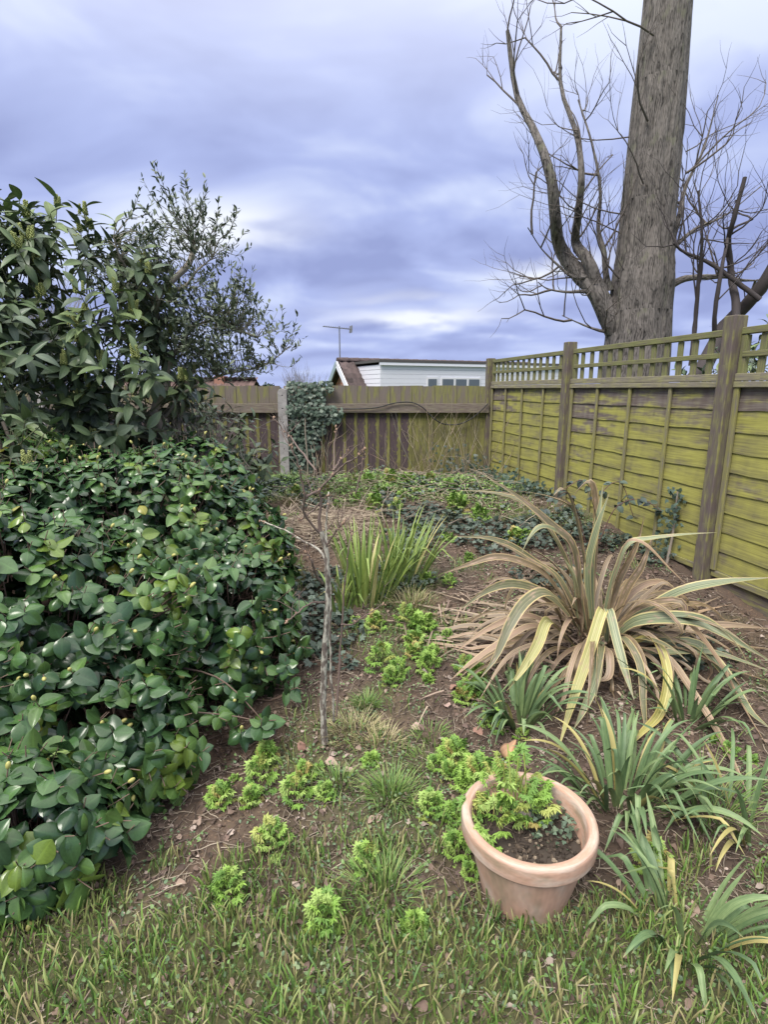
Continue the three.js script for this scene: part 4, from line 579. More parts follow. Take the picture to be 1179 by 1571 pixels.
ivyOn('ivy', 'ivy climbing the back fence beside the concrete post', [-1.0, 0.25, ZB + 0.1], 1250, () => { for (;;) { const x = rr(-1.22, -0.5), y = rr(0.28, 1.60), e = n3(x * 5, y * 5, 3) * 0.16, right = y > 1.47 ? -0.62 : y > 1.30 ? -0.78 : y > 1.08 ? -0.56 + (1.2 - y) * 0.3 : y > 0.75 ? -0.80 : -0.86 - (0.75 - y) * 0.25; if (x < right + e * 0.8) return [V(x, y, ZB + 0.07 + rr(0, 0.10) + (y > 1.18 && y < 1.33 ? 0.05 : 0)), V(gauss() * 0.4, 0.2, 1).normalize()]; } }, 0.034, IV, 71, [[[-1.0, 0.22, ZB + 0.17], [-0.98, 0.6, ZB + 0.19], [-1.0, 1.0, ZB + 0.18], [-0.98, 1.3, ZB + 0.17]], [[-0.93, 0.24, ZB + 0.16], [-0.9, 0.5, ZB + 0.16], [-0.94, 0.8, ZB + 0.14]]]);
ivyOn('ivy', 'small ivy running up beside the tall right post', [1.98, 0.28, -3.72], 130, () => { const t = rnd(), [px, pz] = [2.125 - 0.1 * rnd(), -3.80 + rr(-0.16, 0.02)]; return [V(px - 0.10 * (1 - t) * rnd(), 0.26 + t * 0.56, pz), V(-0.9, 0.2, 0.3).normalize()]; }, 0.026, IV, 72, [[[2.03, 0.25, -3.8], [2.06, 0.5, -3.82], [2.06, 0.8, -3.82]]]);
ivyOn('ivy', 'ivy along the foot of the farthest mossy panel', [1.4, 0.3, -6.4], 420, () => { const t = rnd(), x = mixf(1.74, 1.30, t), z = mixf(-5.5, -7.1, t); return [V(x - 0.10 - rnd() * 0.18, gh(x, z) + rnd() * rnd() * (0.26 + 0.14 * n3(t * 9, 2, 1)), z + 0.05), V(-0.8, 0.5, 0.4).normalize()]; }, 0.034, IV, 73, []);
ivyOn('ivy', 'ivy clump at the back fence foot, above the green mound', [0.4, 0.3, -7.0], 300, () => { const k = pick([[-0.05, 0.18, 0.16], [0.85, 0.25, 0.42], [1.1, 0.2, 0.3], [0.45, 0.3, 0.1]]); return [V(k[0] + gauss() * k[1], 0.33 + Math.abs(gauss()) * k[2], -7.02 + rr(-0.1, 0.12)), V(0, 0.5, 1).normalize()]; }, 0.034, [[0.035, 0.06, 0.045], [0.05, 0.08, 0.065]], 74, []);
// ------------------------------------------------------------ flax with striped leaves
const stripe = (edge, a, b, s, dead = 0) => tex(64, 256, (u, v) => {
  const x = Math.abs(u - 0.5) * 2, st = n3(u * 11, v * 0.6, s), st2 = n3(u * 26, v * 1.4, s + 4), n = fbm(u * 3, v * 14, s + 9, 4); let c = mix3(a, b, sm(-0.05, 0.30, st + 0.35 * st2)); c = mix3(c, edge, sm(0.72, 0.86, x + st2 * 0.08)); c = mix3(c, [0.42, 0.25, 0.16], sm(0.93, 0.97, x) * 0.7);
  c = mix3(c, [0.30, 0.20, 0.15], clamp(sm(0.15, 0.42, n + dead * 0.35 + (v > 0.86 ? (v - 0.86) * 2.2 : 0))) * 0.75); const k = 1 + 0.25 * st2 + 0.2 * n; return [c[0] * k, c[1] * k, c[2] * k];
}, { repeat: false });
const FM = {
  o: [stripe([0.40, 0.33, 0.15], [0.105, 0.110, 0.058], [0.20, 0.185, 0.10], 1, 0.2), stripe([0.42, 0.33, 0.16], [0.125, 0.115, 0.065], [0.20, 0.165, 0.10], 2, 0.35)], g: [stripe([0.48, 0.45, 0.23], [0.155, 0.185, 0.11], [0.30, 0.32, 0.19], 3), stripe([0.45, 0.41, 0.19], [0.13, 0.16, 0.09], [0.25, 0.27, 0.155], 4)],
  y: [stripe([0.50, 0.43, 0.13], [0.34, 0.31, 0.095], [0.50, 0.46, 0.20], 5), stripe([0.52, 0.46, 0.17], [0.30, 0.29, 0.11], [0.47, 0.44, 0.22], 6)], p: [stripe([0.47, 0.37, 0.22], [0.35, 0.235, 0.165], [0.22, 0.17, 0.105], 7, 0.0), stripe([0.45, 0.36, 0.23], [0.25, 0.19, 0.125], [0.40, 0.29, 0.21], 8, 0.1)],
  b: [stripe([0.33, 0.25, 0.13], [0.13, 0.095, 0.055], [0.24, 0.18, 0.105], 9, 0.2), stripe([0.42, 0.34, 0.22], [0.27, 0.205, 0.145], [0.15, 0.115, 0.08], 10, 0.1)],
};
for (const k in FM) FM[k] = FM[k].map((t) => phys({ map: t, roughness: 0.5 }));
{
  reseed(404); const C = V(1.20, 0.13, -2.92), o = thing('striped_flax', 'big striped flax plant with arching yellow edged leaves at the right', 'plant', C.toArray());
  const roll = (P) => { const a = P[0].isVector3 ? P[0] : V(...P[0]), b = P[P.length - 1].isVector3 ? P[P.length - 1] : V(...P[P.length - 1]), hx = (b.x - a.x) / (Math.hypot(b.x - a.x, b.z - a.z) + 0.01), r0 = hx * rr(0.2, 0.9), tw = gauss() * 0.7; return (t) => r0 + tw * t; };
  const blade = (kind, w, pts, tw) => part(o, kind === 'b' || kind === 'p' ? 'dry_leaf' : 'leaf', strap(pts.map((p) => (p.isVector3 ? p : V(...p)).clone().sub(C)), w, { n: 20, fold: rr(0.15, 0.45), twist: tw ?? roll(pts) }), pick(FM[kind]));
  for (const [k, w, P] of FLAX) blade(k, w * 0.82, P);
  const arch = (az, len, up, w, kind, base) => { const h = V(Math.cos(az), 0, Math.sin(az)), pts = []; let q = base.clone(), el = up, st = len / 7; const droop = rr(0.18, 0.42) * (kind === 'b' || kind === 'p' ? 1.4 : 0.8), kink = rnd() < 0.5 ? 3 + Math.floor(rnd() * 3) : 99; for (let k = 0; k <= 7; k++) { pts.push(q.clone()); q = q.clone().addScaledVector(h, Math.cos(el) * st).add(V(0, Math.sin(el) * st, 0)); el -= droop * (0.4 + k * 0.22) + (k === kink ? 1.1 : 0); const g = gh(q.x, q.z) + 0.025; if (q.y < g) { q.y = g; el = Math.max(el, -0.05); } } blade(kind, w, pts); };
  for (let k = 0; k < 44; k++) { const az = rnd() * 6.283, kind = pick(['o', 'o', 'b', 'b', 'b', 'b', 'p']); arch(az, rr(0.45, 0.85), rr(0.55, 1.5), rr(0.022, 0.044), kind, V(C.x + Math.cos(az) * rr(0.02, 0.22), C.y - 0.02, C.z + Math.sin(az) * rr(0.02, 0.2))); }
  for (let k = 0; k < 70; k++) { const az = rnd() * 6.283; arch(az, rr(0.35, 0.85), rr(0.0, 0.7), rr(0.012, 0.030), pick(['p', 'b', 'b', 'b']), V(C.x + Math.cos(az) * rr(0.05, 0.35), C.y + 0.02, C.z + Math.sin(az) * rr(0.05, 0.32))); }
  for (let k = 0; k < 13; k++) { const az = Math.PI + gauss() * 0.5; arch(az, rr(0.4, 0.7), rr(0.0, 0.25), rr(0.012, 0.026), pick(['p', 'b', 'b']), V(C.x - rr(0.3, 0.6), C.y + 0.02, C.z + rr(-0.25, 0.4))); }
}
// ------------------------------------------------------------ strap leaved clumps
const gTex = (a, b, s) => tex(32, 256, (u, v) => { const st = n3(u * 14, v * 1.2, s), n = fbm(u * 3, v * 10, s + 3, 3), c = mix3(a, b, clamp(0.45 + st * 0.9 + n)); return mix3(c, [0.36, 0.33, 0.16], sm(0.93, 1.0, v + n * 0.1)); }, { repeat: false });
const SM = { iris: [[[0.13, 0.21, 0.045], [0.23, 0.32, 0.085]], [[0.17, 0.26, 0.05], [0.30, 0.36, 0.10]], [[0.10, 0.17, 0.045], [0.18, 0.26, 0.07]], [[0.40, 0.38, 0.14], [0.46, 0.42, 0.2]]], strap: [[[0.095, 0.165, 0.070], [0.165, 0.245, 0.105]], [[0.135, 0.205, 0.085], [0.23, 0.31, 0.135]], [[0.075, 0.13, 0.062], [0.13, 0.20, 0.09]], [[0.40, 0.35, 0.13], [0.34, 0.30, 0.12]]] };
let ts = 40; for (const k in SM) SM[k] = SM[k].map(([a, b]) => phys({ map: gTex(a, b, ts += 3), roughness: 0.55 }));
function clump(name, label, cat, [x, z], n, len, w, { lean = [0, 0], spread = 0.5, rad = 0.1, droop = 0.3, m, s, group, pal = [0, 0, 1, 1, 2], dead = 0.05, bent = 0.34, flat = false }) {
  reseed(s); const y = gh(x, z), o = thing(name, label, cat, [x, y, z], group);
  for (let k = 0; k < n; k++) {
    const a = rnd() * 6.283, r = Math.sqrt(rnd()), az = a + gauss() * 0.5, b = V(Math.cos(a) * rad * r, -0.015, Math.sin(a) * rad * r * (flat ? 0.5 : 1)), h = V(Math.cos(az) * spread * r + lean[0], 0, Math.sin(az) * spread * r + lean[1]), L = rr(len[0], len[1]), pts = []; let q = b.clone(), d = V(h.x, 1, h.z).normalize(), st = L / 7, dr = droop * rr(0.3, 1.5) * (0.4 + r), kink = rnd() < bent ? 3 + Math.floor(rnd() * 3) : 99;
    const hd = h.lengthSq() > 1e-3 ? h.clone().normalize() : V(1, 0, 0); for (let j = 0; j <= 7; j++) { pts.push(q.clone()); q = q.clone().addScaledVector(d, st); d.addScaledVector(hd, dr * 0.12 * j).addScaledVector(V(0, -1, 0), dr * 0.16 * j + (j === kink ? 1.2 : 0)).normalize(); const g = gh(x + q.x, z + q.z) - y + 0.012; if (q.y < g) q.y = g; }
    part(o, 'leaf', strap(pts, w * rr(0.75, 1.2), { n: 13, fold: 0.35, twist: gauss() * 1.0, az: V(hd.x + gauss() * 0.4, 0, hd.z + gauss() * 0.4), prof: (t) => (0.75 + 0.25 * sm(0, 0.3, t)) * (1 - Math.pow(t, 4)) + 0.03 }), m[rnd() < dead ? 3 : pick(pal)]);
  }
}
clump('iris_clump', 'upright green iris clump in the middle, nearer and denser part', 'plant', [-0.10, -3.38], 90, [0.36, 0.62], 0.016, { lean: [0.10, -0.1], spread: 0.42, rad: 0.13, droop: 0.10, m: SM.iris, s: 501, group: 'iris clumps in the middle of the bed', bent: 0.16 });
clump('iris_clump', 'upright green iris clump in the middle, farther right part', 'plant', [0.12, -3.62], 64, [0.36, 0.60], 0.015, { lean: [0.18, -0.1], spread: 0.40, rad: 0.12, droop: 0.12, m: SM.iris, s: 502, group: 'iris clumps in the middle of the bed', bent: 0.14 });
clump('iris_clump', 'small iris tuft behind the bare sapling stems', 'plant', [-0.27, -3.25], 20, [0.22, 0.36], 0.019, { lean: [-0.05, 0], spread: 0.5, rad: 0.08, droop: 0.2, m: SM.iris, s: 503, group: 'iris clumps in the middle of the bed' });
const G3 = 'strap leaved clumps in front of the flax';
clump('strap_leaf_clump', 'green strap leaved clump left of the flax, behind the pot', 'plant', [0.62, -2.28], 66, [0.20, 0.38], 0.021, { spread: 0.85, rad: 0.10, droop: 0.34, m: SM.strap, s: 511, group: G3 });
clump('strap_leaf_clump', 'largest strap leaved clump, right of the terracotta pot', 'plant', [0.90, -1.80], 92, [0.24, 0.42], 0.021, { spread: 0.9, rad: 0.15, droop: 0.36, m: SM.strap, s: 512, group: G3, dead: 0.08 });
clump('strap_leaf_clump', 'strap leaved clump under the right side of the flax', 'plant', [1.40, -2.28], 40, [0.20, 0.36], 0.020, { spread: 0.9, rad: 0.10, droop: 0.30, m: SM.strap, s: 513, group: G3 });
clump('strap_leaf_clump', 'thin strap leaved clump at the lower right corner', 'plant', [1.28, -1.66], 34, [0.26, 0.42], 0.018, { spread: 1.0, rad: 0.13, droop: 0.36, m: SM.strap, s: 514, group: G3, dead: 0.15 });
clump('strap_leaf_clump', 'nearest strap leaved clump, at the bottom edge right of the pot', 'plant', [0.86, -1.28], 40, [0.20, 0.34], 0.02, { spread: 0.9, rad: 0.11, droop: 0.36, m: SM.strap, s: 515, group: G3 });
// ------------------------------------------------------------ bright green parsley-like plants
const frondG = [0, 1, 2].map((s) => { // a leaf of toothed leaflets on a stalk, 1 unit long
  reseed(600 + s); const a = new Acc(), lf = lobedGeo(0.19, 3, 0.66, 3.0, 0.6, 12), lf2 = lobedGeo(0.23, 3, 0.62, 3.2, 0.5, 12); a.tube(curvePts([V(0, 0, 0), V(0.0, 0.3, 0.05), V(0, 0.66, 0.0)], 4), 0.014, 0.008, 3, [0.9, 1, 0.8]);
  a.add(lf2, frame(V(0, 0.70, 0), V(0, 1, -0.3), V(0, 0.3, 1), 1.1)); for (const [y, sc, out] of [[0.40, 1.0, 0.16], [0.54, 1.0, 0.13], [0.66, 0.9, 0.07]]) for (const sd of [-1, 1]) for (let k = 0; k < 3; k++) { const q = V(sd * out * [0.3, 1, 1][k], y + [0, 0.07, -0.03][k], 0.03 * gauss()); a.add(lf, frame(q, V(sd * [0.5, 0.7, 1][k], [0.6, 0.9, 0.1][k], -0.2 + 0.3 * gauss()), V(-sd * 0.2, 0.2, 1).addScaledVector(rdir(), 0.45), sc * rr(0.8, 1.15))); } return a.build(); });
const parsM = [[0.18, 0.32, 0.05], [0.24, 0.39, 0.07], [0.13, 0.25, 0.045], [0.28, 0.40, 0.10]].map((c) => phys({ color: lin(...c), roughness: 0.6 })), parsOld = [[0.26, 0.33, 0.07], [0.34, 0.38, 0.10], [0.36, 0.30, 0.10]].map((c) => phys({ color: lin(...c), roughness: 0.6 }));
const parsProto = [0, 1, 2, 3, 4, 5, 6, 7].map((s) => { reseed(640 + s); const o = new THREE.Group(), n = 13 + s * 2, old = [0, 0.05, 0.12, 0, 0.3, 0.08, 0, 0.2][s]; for (let k = 0; k < n; k++) { const a = k * 2.4, f = k / n, el = mixf(0.15, 1.4, f) + gauss() * 0.12, d = V(Math.cos(a) * Math.cos(el), Math.sin(el), Math.sin(a) * Math.cos(el)); const m = part(o, 'leaf', frondG[k % 3], rnd() < old ? pick(parsOld) : pick(parsM)); frame(V(Math.cos(a) * 0.08, mixf(0.0, 0.3 + (s % 3) * 0.25, f), Math.sin(a) * 0.08), d, V(0, 1, 0).addScaledVector(d, -0.2).addScaledVector(rdir(), 0.3), rr(0.6, 0.95)).decompose(m.position, m.quaternion, m.scale); } return o; });
{
  const zones = [
    ['on the mound by the back fence', (x, z) => z < -5.2], ['on the soil between iris and flax', (x, z) => z < -2.95 && z >= -5.2], ['on bare soil before the iris', (x, z) => z < -2.3 && x < 0.42], ['against the strap leaves left of the flax', (x, z) => z < -2.05 && x < 0.9 && x >= 0.42],
    ['between the camellia and the bare sapling', (x, z) => x < -0.2 && z < -1.6], ['beside the terracotta pot', (x, z) => x >= -0.2 && x < 0.7 && z < -1.5], ['under the flax tips at the lower right', (x, z) => x >= 0.7 && z < -1.5], ['along the bottom edge of the view', () => true]];
  const lists = zones.map(() => []); for (const p of PARSLEY) lists[zones.findIndex(([, f]) => f(p[0], p[1]))].push(p);
  lists.forEach((L, zi) => { L.sort((a, b) => a[0] / -a[1] - b[0] / -b[1]); L.forEach(([x, z, r], i) => { reseed(700 + zi * 50 + i); const o = parsProto[Math.floor(rnd() * 8)].clone(); o.name = numbered('leafy_herb'); o.position.set(x, gy(x, z) - 0.01, z); const q = (z < -5.2 ? 0.95 : 1.5) * r * rr(0.8, 1.15); o.scale.set(q, q * rr(0.9, 1.15), q); o.rotation.y = rnd() * 6.28; scene.add(o); tag(o, `bright green herb ${zones[zi][0]}, ${L.length > 1 ? ORD[Math.min(i, 19)] + ' from the left' : 'the only one'}`, 'herb', 'bright green leafy herbs in the bed'); }); });
}
// ------------------------------------------------------------ terracotta pot and what grows in it
const twigGeo0 = new Acc().tube([V(0, -0.02, 0), V(0.001, 0, 0.001), V(0, 0.02, 0)], 0.001, 0.0006, 4).build();
{
  const px = 0.435, pz = -1.43, o = thing('terracotta_pot', 'round terracotta pot with a thick rim, half hidden by leafy herbs', 'pot', [px, 0, pz]); o.rotation.y = Math.PI; const tt = tex(512, 256, (u, v) => { const b = fbm(u * 9, v * 6, 3, 5), f = n3(u * 90, v * 50, 2); const c = mix3([0.50, 0.31, 0.225], [0.56, 0.44, 0.36], sm(-0.15, 0.35, b)); const d = mix3(c, [0.17, 0.17, 0.10], sm(0.02, 0.4, fbm(u * 7, v * 5, 19, 5)) * 0.7); const k = 1 + f * 0.14; return [d[0] * k, d[1] * k, d[2] * k]; });
  const tm = mat({ map: tt, bumpMap: tt, bumpScale: 0.002, roughness: 0.85 });
  part(o, 'body', new THREE.LatheGeometry([[0.0, -0.02], [0.125, -0.02], [0.13, -0.01], [0.178, 0.19], [0.178, 0.20], [0.162, 0.20], [0.155, 0.10], [0.115, 0.01], [0, 0.01]].map(([a, b]) => new THREE.Vector2(a, b)), 56), tm);
  part(o, 'rim', new THREE.LatheGeometry([[0.180, 0.188], [0.194, 0.190], [0.199, 0.197], [0.201, 0.236], [0.198, 0.247], [0.190, 0.251], [0.176, 0.249], [0.170, 0.241], [0.166, 0.215], [0.163, 0.201]].map(([a, b]) => new THREE.Vector2(a, b)), 64), tm);
  const soil = gridGeo(10, 24, (t, x) => { const a = x * Math.PI, r = t * 0.158; return [Math.cos(a) * r, 0.165 + 0.012 * n3(Math.cos(a) * r * 30, 2, Math.sin(a) * r * 30), Math.sin(a) * r]; }); part(o, 'potting_soil', soil, M(0.055, 0.042, 0.033)); { reseed(821); const cr = new Acc(), cg = new THREE.IcosahedronGeometry(0.006, 0); for (let k = 0; k < 420; k++) { const a = rnd() * 6.283, r = Math.sqrt(rnd()) * 0.152; cr.add(rnd() < 0.25 ? twigGeo0 : cg, frame(V(Math.cos(a) * r, 0.170, Math.sin(a) * r), V(gauss(), gauss() * 0.2, gauss()), V(0, 1, 0).addScaledVector(rdir(), 0.4), 1).scale(V(1, 1, 1).multiplyScalar(rr(0.5, 1.4))), pick([[0.06, 0.045, 0.035], [0.10, 0.075, 0.055], [0.035, 0.026, 0.02], [0.25, 0.20, 0.15]])); } part(o, 'soil_crumbs', cr.build(), mat({ vertexColors: true, roughness: 0.95 }), 'stuff'); }
  reseed(811); const h = thing('potted_herb', 'bushy bright green herb growing up out of the terracotta pot', 'herb', [px - 0.02, 0.165, pz - 0.08]);
  for (let k = 0; k < 46; k++) { const a = rnd() * 6.283, r = Math.sqrt(rnd()) * 0.075, y = rr(0, 0.2) * (1 - r * 4), el = rr(0.2, 1.3), d = V(Math.cos(a) * Math.cos(el), Math.sin(el), Math.sin(a) * Math.cos(el)), m = part(h, 'leaf', frondG[k % 3], rnd() < 0.22 ? pick(parsOld) : pick(parsM)); frame(V(Math.cos(a) * r, y, Math.sin(a) * r), d, V(0, 1, 0).addScaledVector(rdir(), 0.3), rr(0.06, 0.10)).decompose(m.position, m.quaternion, m.scale); }
  for (let k = 0; k < 6; k++) part(h, 'stem', new Acc().tube(curvePts([V(gauss() * 0.03, 0, gauss() * 0.03), V(gauss() * 0.04, 0.1, gauss() * 0.04), V(gauss() * 0.05, 0.22, gauss() * 0.05)], 5), 0.0035, 0.002, 4).build(), parsOld[0]);
  const h2 = thing('potted_herb', 'leafy herb spilling over the left rim of the terracotta pot', 'herb', [px - 0.11, 0.165, pz - 0.02]);
  for (let k = 0; k < 24; k++) { const a = rnd() * 6.283, r = Math.sqrt(rnd()) * 0.05, el = rr(0.2, 1.3), d = V(Math.cos(a) * Math.cos(el) - 0.3, Math.sin(el), Math.sin(a) * Math.cos(el)), m = part(h2, 'leaf', frondG[k % 3], rnd() < 0.15 ? pick(parsOld) : pick(parsM)); frame(V(Math.cos(a) * r, rr(0, 0.06), Math.sin(a) * r), d, V(0, 1, 0).addScaledVector(rdir(), 0.3), rr(0.06, 0.10)).decompose(m.position, m.quaternion, m.scale); }
  const w = thing('potted_weed', 'grey green small leaved weed at the right side inside the pot', 'weed', [px + 0.07, 0.165, pz - 0.03]); const wa = new Acc(); for (let k = 0; k < 150; k++) { const a = rnd() * 6.283, r = Math.sqrt(rnd()) * 0.085; wa.add(ivyG[1], frame(V(Math.cos(a) * r, rr(0.0, 0.07), Math.sin(a) * r), rdir(), V(0, 1, 0).addScaledVector(rdir(), 0.5), rr(0.007, 0.013)), pick([[0.10, 0.15, 0.095], [0.14, 0.19, 0.12], [0.07, 0.11, 0.07]])); } part(w, 'foliage', wa.build(), phys({ vertexColors: true, roughness: 0.6 }), 'stuff');
  const st = new THREE.IcosahedronGeometry(0.026, 2); { const P = st.attributes.position; for (let k = 0; k < P.count; k++) { const v = V(P.getX(k), P.getY(k), P.getZ(k)), q = 1 + 0.25 * n3(v.x * 40, v.y * 40, v.z * 40); P.setXYZ(k, v.x * q * 1.2, v.y * q * 0.7, v.z * q); } st.computeVertexNormals(); } const sm1 = solo('stone', st, M(0.30, 0.26, 0.23), 'small grey brown stone lying on the soil inside the pot', 'stone'); sm1.position.set(px + 0.005, 0.185, pz - 0.075);
  const bu = new THREE.LatheGeometry([[0.0, 0.0], [0.022, 0.004], [0.034, 0.022], [0.030, 0.042], [0.016, 0.058], [0.006, 0.085], [0.0, 0.09]].map(([a, b]) => new THREE.Vector2(a, b)), 16); const b1 = solo('dry_bulb', bu, mat({ map: FM.b[1].map, roughness: 0.8, color: lin(1.4, 1.1, 0.95) }), 'brown dry bulb lying behind the pot, under the strap leaves', 'bulb'); b1.position.set(0.50, gy(0.5, -2.02) + 0.005, -2.02); b1.rotation.z = -0.5;
}
// ------------------------------------------------------------ bare sapling with lichen on its stem
{
  reseed(911); const C = V(SAPLING[0][2][0][0], 0, SAPLING[0][2][0][2]), o = thing('bare_sapling', 'bare sapling with lichen spotted stems in the middle foreground', 'sapling', C.toArray());
  const sb = tex(128, 1024, (u, v) => { const l = sm(-0.10, 0.12, fbm(u * 7, v * 22, 4, 4)), n = n3(u * 30, v * 90, 7); const c = mix3([0.13, 0.105, 0.09], [0.42, 0.40, 0.34], l * 0.9); const k = 1 + n * 0.4; return [c[0] * k, c[1] * k, c[2] * k]; }), sbm = mat({ map: sb, bumpMap: sb, bumpScale: 0.002, roughness: 0.95 }), tm = M(0.16, 0.115, 0.10), bud = new THREE.SphereGeometry(0.0034, 6, 5).scale(1, 1.8, 1), bm = M(0.32, 0.21, 0.15);
  SAPLING.forEach(([r0, r1, P], i) => {
    const pts = curvePts(P.map((p) => V(...p).sub(C)), 30).map((q, k) => q.add(V(0.006 * n3(k * 0.5, i * 3, 1), 0, 0.006 * n3(k * 0.5, i * 3, 5)))); const a = new Acc().tube(pts, r0, r1, 9, [1, 1, 1], 0.3); for (let k = 1; k < a.u.length; k += 2) a.u[k] *= 1.0; for (let k = 0; k < a.u.length; k += 2) a.u[k] *= 8;
    part(o, i === 0 ? 'trunk' : i === 9 || i === 10 ? 'stem' : 'branch', a.build(), i === 0 || i === 9 || i === 6 ? sbm : tm); if (i === 0) return;
    const nt = i === 9 || i === 10 ? 3 : 4; for (let k = 0; k < nt; k++) { const tw = new Acc(), q = pts[Math.round(rr(8, 30))]; twigTree(tw, q, V(gauss(), 0.7, gauss()), rr(0.04, 0.11), 0.0022, 1, { kids: 2, up: 0.1, wob: 0.2 }); part(o, 'twig', tw.build(), tm); }
    for (let k = 0; k < 8; k++) { const q = pts[k < 4 ? 30 - Math.floor(rnd() * 2) : Math.round(rr(12, 30))], m = part(o, 'bud', bud, bm); m.position.copy(q).add(V(gauss() * 0.006, gauss() * 0.006, gauss() * 0.006)); m.rotation.set(gauss(), 0, gauss()); m.scale.setScalar(rr(0.7, 1.3)); }
  });
}
// ------------------------------------------------------------ dry stalks, bramble
for (const [x, z, n, h, lab, s] of [[0.55, -6.75, 13, 0.62, 'dry pale stalks before the back fence, at the purple boards', 1], [0.95, -6.7, 14, 0.50, 'dry pale stalks before the greenest back fence boards', 2], [0.15, -6.7, 8, 0.36, 'short dry stalks on the mound under the cable', 3], [1.3, -6.6, 6, 0.75, 'tall thin dry stalks in the corner of the two fences', 4], [-0.72, -6.6, 9, 0.42, 'short brown stalks at the foot of the ivy', 5]]) {
  reseed(940 + s); const o = thing('dry_stalks', lab, 'stalks', [x, gh(x, z), z], 'dry stalks along the back fence'); for (let k = 0; k < n; k++) { const a = new Acc(), hh = h * rr(0.5, 1.25); twigTree(a, V(gauss() * 0.16, -0.02, gauss() * 0.06), V(gauss() * 0.5, 1, gauss() * 0.2), hh, 0.005, 1, { kids: 3, up: 0.02, wob: 0.16, spread: 0.6 }); part(o, 'stalk', a.build(), M(0.30 + gauss() * 0.05, 0.245, 0.18)); }
}
{
  reseed(960); const o = thing('bramble', 'bramble with arching stems and dark leaves before the middle panel', 'bramble', [1.45, 0.35, -4.1]), m = M(0.14, 0.075, 0.065), lg = leafGeo({ L: 0.06, W: 0.045, rows: 5, shape: ovate, fold: 0.3, curl: 0.5 }), lm = [M(0.045, 0.065, 0.06, { roughness: 0.5 }), M(0.07, 0.10, 0.075, { roughness: 0.5 })];
  for (const P of [[[0.1, 0, 0.1], [0.12, 0.35, 0.05], [0.0, 0.5, 0.1], [-0.18, 0.44, 0.2]], [[0.15, 0, 0.1], [0.2, 0.4, 0.0], [0.34, 0.46, -0.05], [0.45, 0.2, 0]], [[0.1, 0, 0], [-0.02, 0.3, 0.05], [-0.14, 0.42, 0.15], [-0.3, 0.30, 0.2]], [[0.2, 0, 0], [0.30, 0.3, 0.05], [0.44, 0.36, 0.1], [0.58, 0.28, 0.15]]]) { const pts = curvePts(P.map((p) => V(...p)), 18); part(o, 'stem', new Acc().tube(pts, 0.004, 0.0025, 5).build(), m); for (let k = 6; k < 19; k += 3) for (let j = 0; j < 3; j++) { const q = part(o, 'leaf', lg, pick(lm)); frame(pts[k], V(gauss(), -0.1 + 0.4 * gauss(), gauss()), V(gauss() * 0.4, 1, 0.6), rr(0.7, 1.2)).decompose(q.position, q.quaternion, q.scale); } }
}
// ------------------------------------------------------------ grass tufts, ground cover, litter
function tuft(label, x, z, n, len, rad, cols, s) { reseed(s); const a = new Acc(), y0 = gy(x, z); for (let k = 0; k < n; k++) { const an = rnd() * 6.283, r = Math.sqrt(rnd()), d = V(Math.cos(an) * r * 0.9 + gauss() * 0.2, 1, Math.sin(an) * r * 0.9 + gauss() * 0.2), L = len * rr(0.5, 1.2), b = V(Math.cos(an) * rad * r, -0.01, Math.sin(an) * rad * r), e = b.clone().addScaledVector(d.normalize(), L * 0.6), t = e.clone().add(V(d.x * 1.3, 0.25, d.z * 1.3).normalize().multiplyScalar(L * 0.45)); const c = pick(cols); a.add(strap([b, b.clone().lerp(e, 0.5), e, t], rr(0.0022, 0.0045), { n: 5, fold: 0.3 }), new THREE.Matrix4(), c); } const m = solo('grass_tuft', a.build(), phys({ vertexColors: true, roughness: 0.6 }), label, 'grass', 'grass tufts on the bed'); m.position.set(x, y0, z); }
const GR = [[0.12, 0.22, 0.045], [0.17, 0.28, 0.06], [0.09, 0.17, 0.045], [0.24, 0.29, 0.10]], DR = [[0.40, 0.35, 0.19], [0.32, 0.29, 0.14], [0.22, 0.26, 0.09], [0.46, 0.40, 0.24]];
tuft('neat round dark green grass tuft right of the sapling', -0.08, -2.34, 190, 0.085, 0.045, GR, 1001); tuft('pale straw coloured grass tuft at the sapling foot', -0.13, -2.17, 320, 0.10, 0.10, DR, 1002); tuft('second straw coloured grass patch, just right of the sapling foot', -0.02, -2.10, 200, 0.08, 0.09, DR, 1003);
tuft('wide dark green grass tuft at the bottom middle, below the lone herb', 0.03, -1.80, 260, 0.12, 0.07, GR, 1004); tuft('thin green grass tuft left of the wide bottom tuft', -0.18, -1.86, 120, 0.09, 0.06, GR, 1005); tuft('thin green grass tuft right of the straw patches', 0.20, -2.14, 120, 0.07, 0.07, GR, 1006); tuft('loose grass tuft left of the pot herbs', 0.18, -1.98, 110, 0.07, 0.07, GR, 1007); tuft('green grass tuft nearest the camera, bottom middle', 0.0, -1.40, 240, 0.12, 0.09, GR, 1008); tuft('long grass tuft at the lower right corner', 1.15, -1.72, 140, 0.24, 0.12, GR, 1009);
tuft('dull grass tuft at the foot of the iris', 0.18, -3.30, 200, 0.14, 0.12, DR, 1010); tuft('green grass tuft right of the iris', 0.28, -3.6, 160, 0.12, 0.12, GR, 1011);
tuft('straw grass tuft left, under the concrete post', -0.9, -5.3, 220, 0.16, 0.2, DR, 1012); tuft('green grass tuft at the concrete post foot', -1.1, -6.3, 260, 0.16, 0.22, GR, 1013);
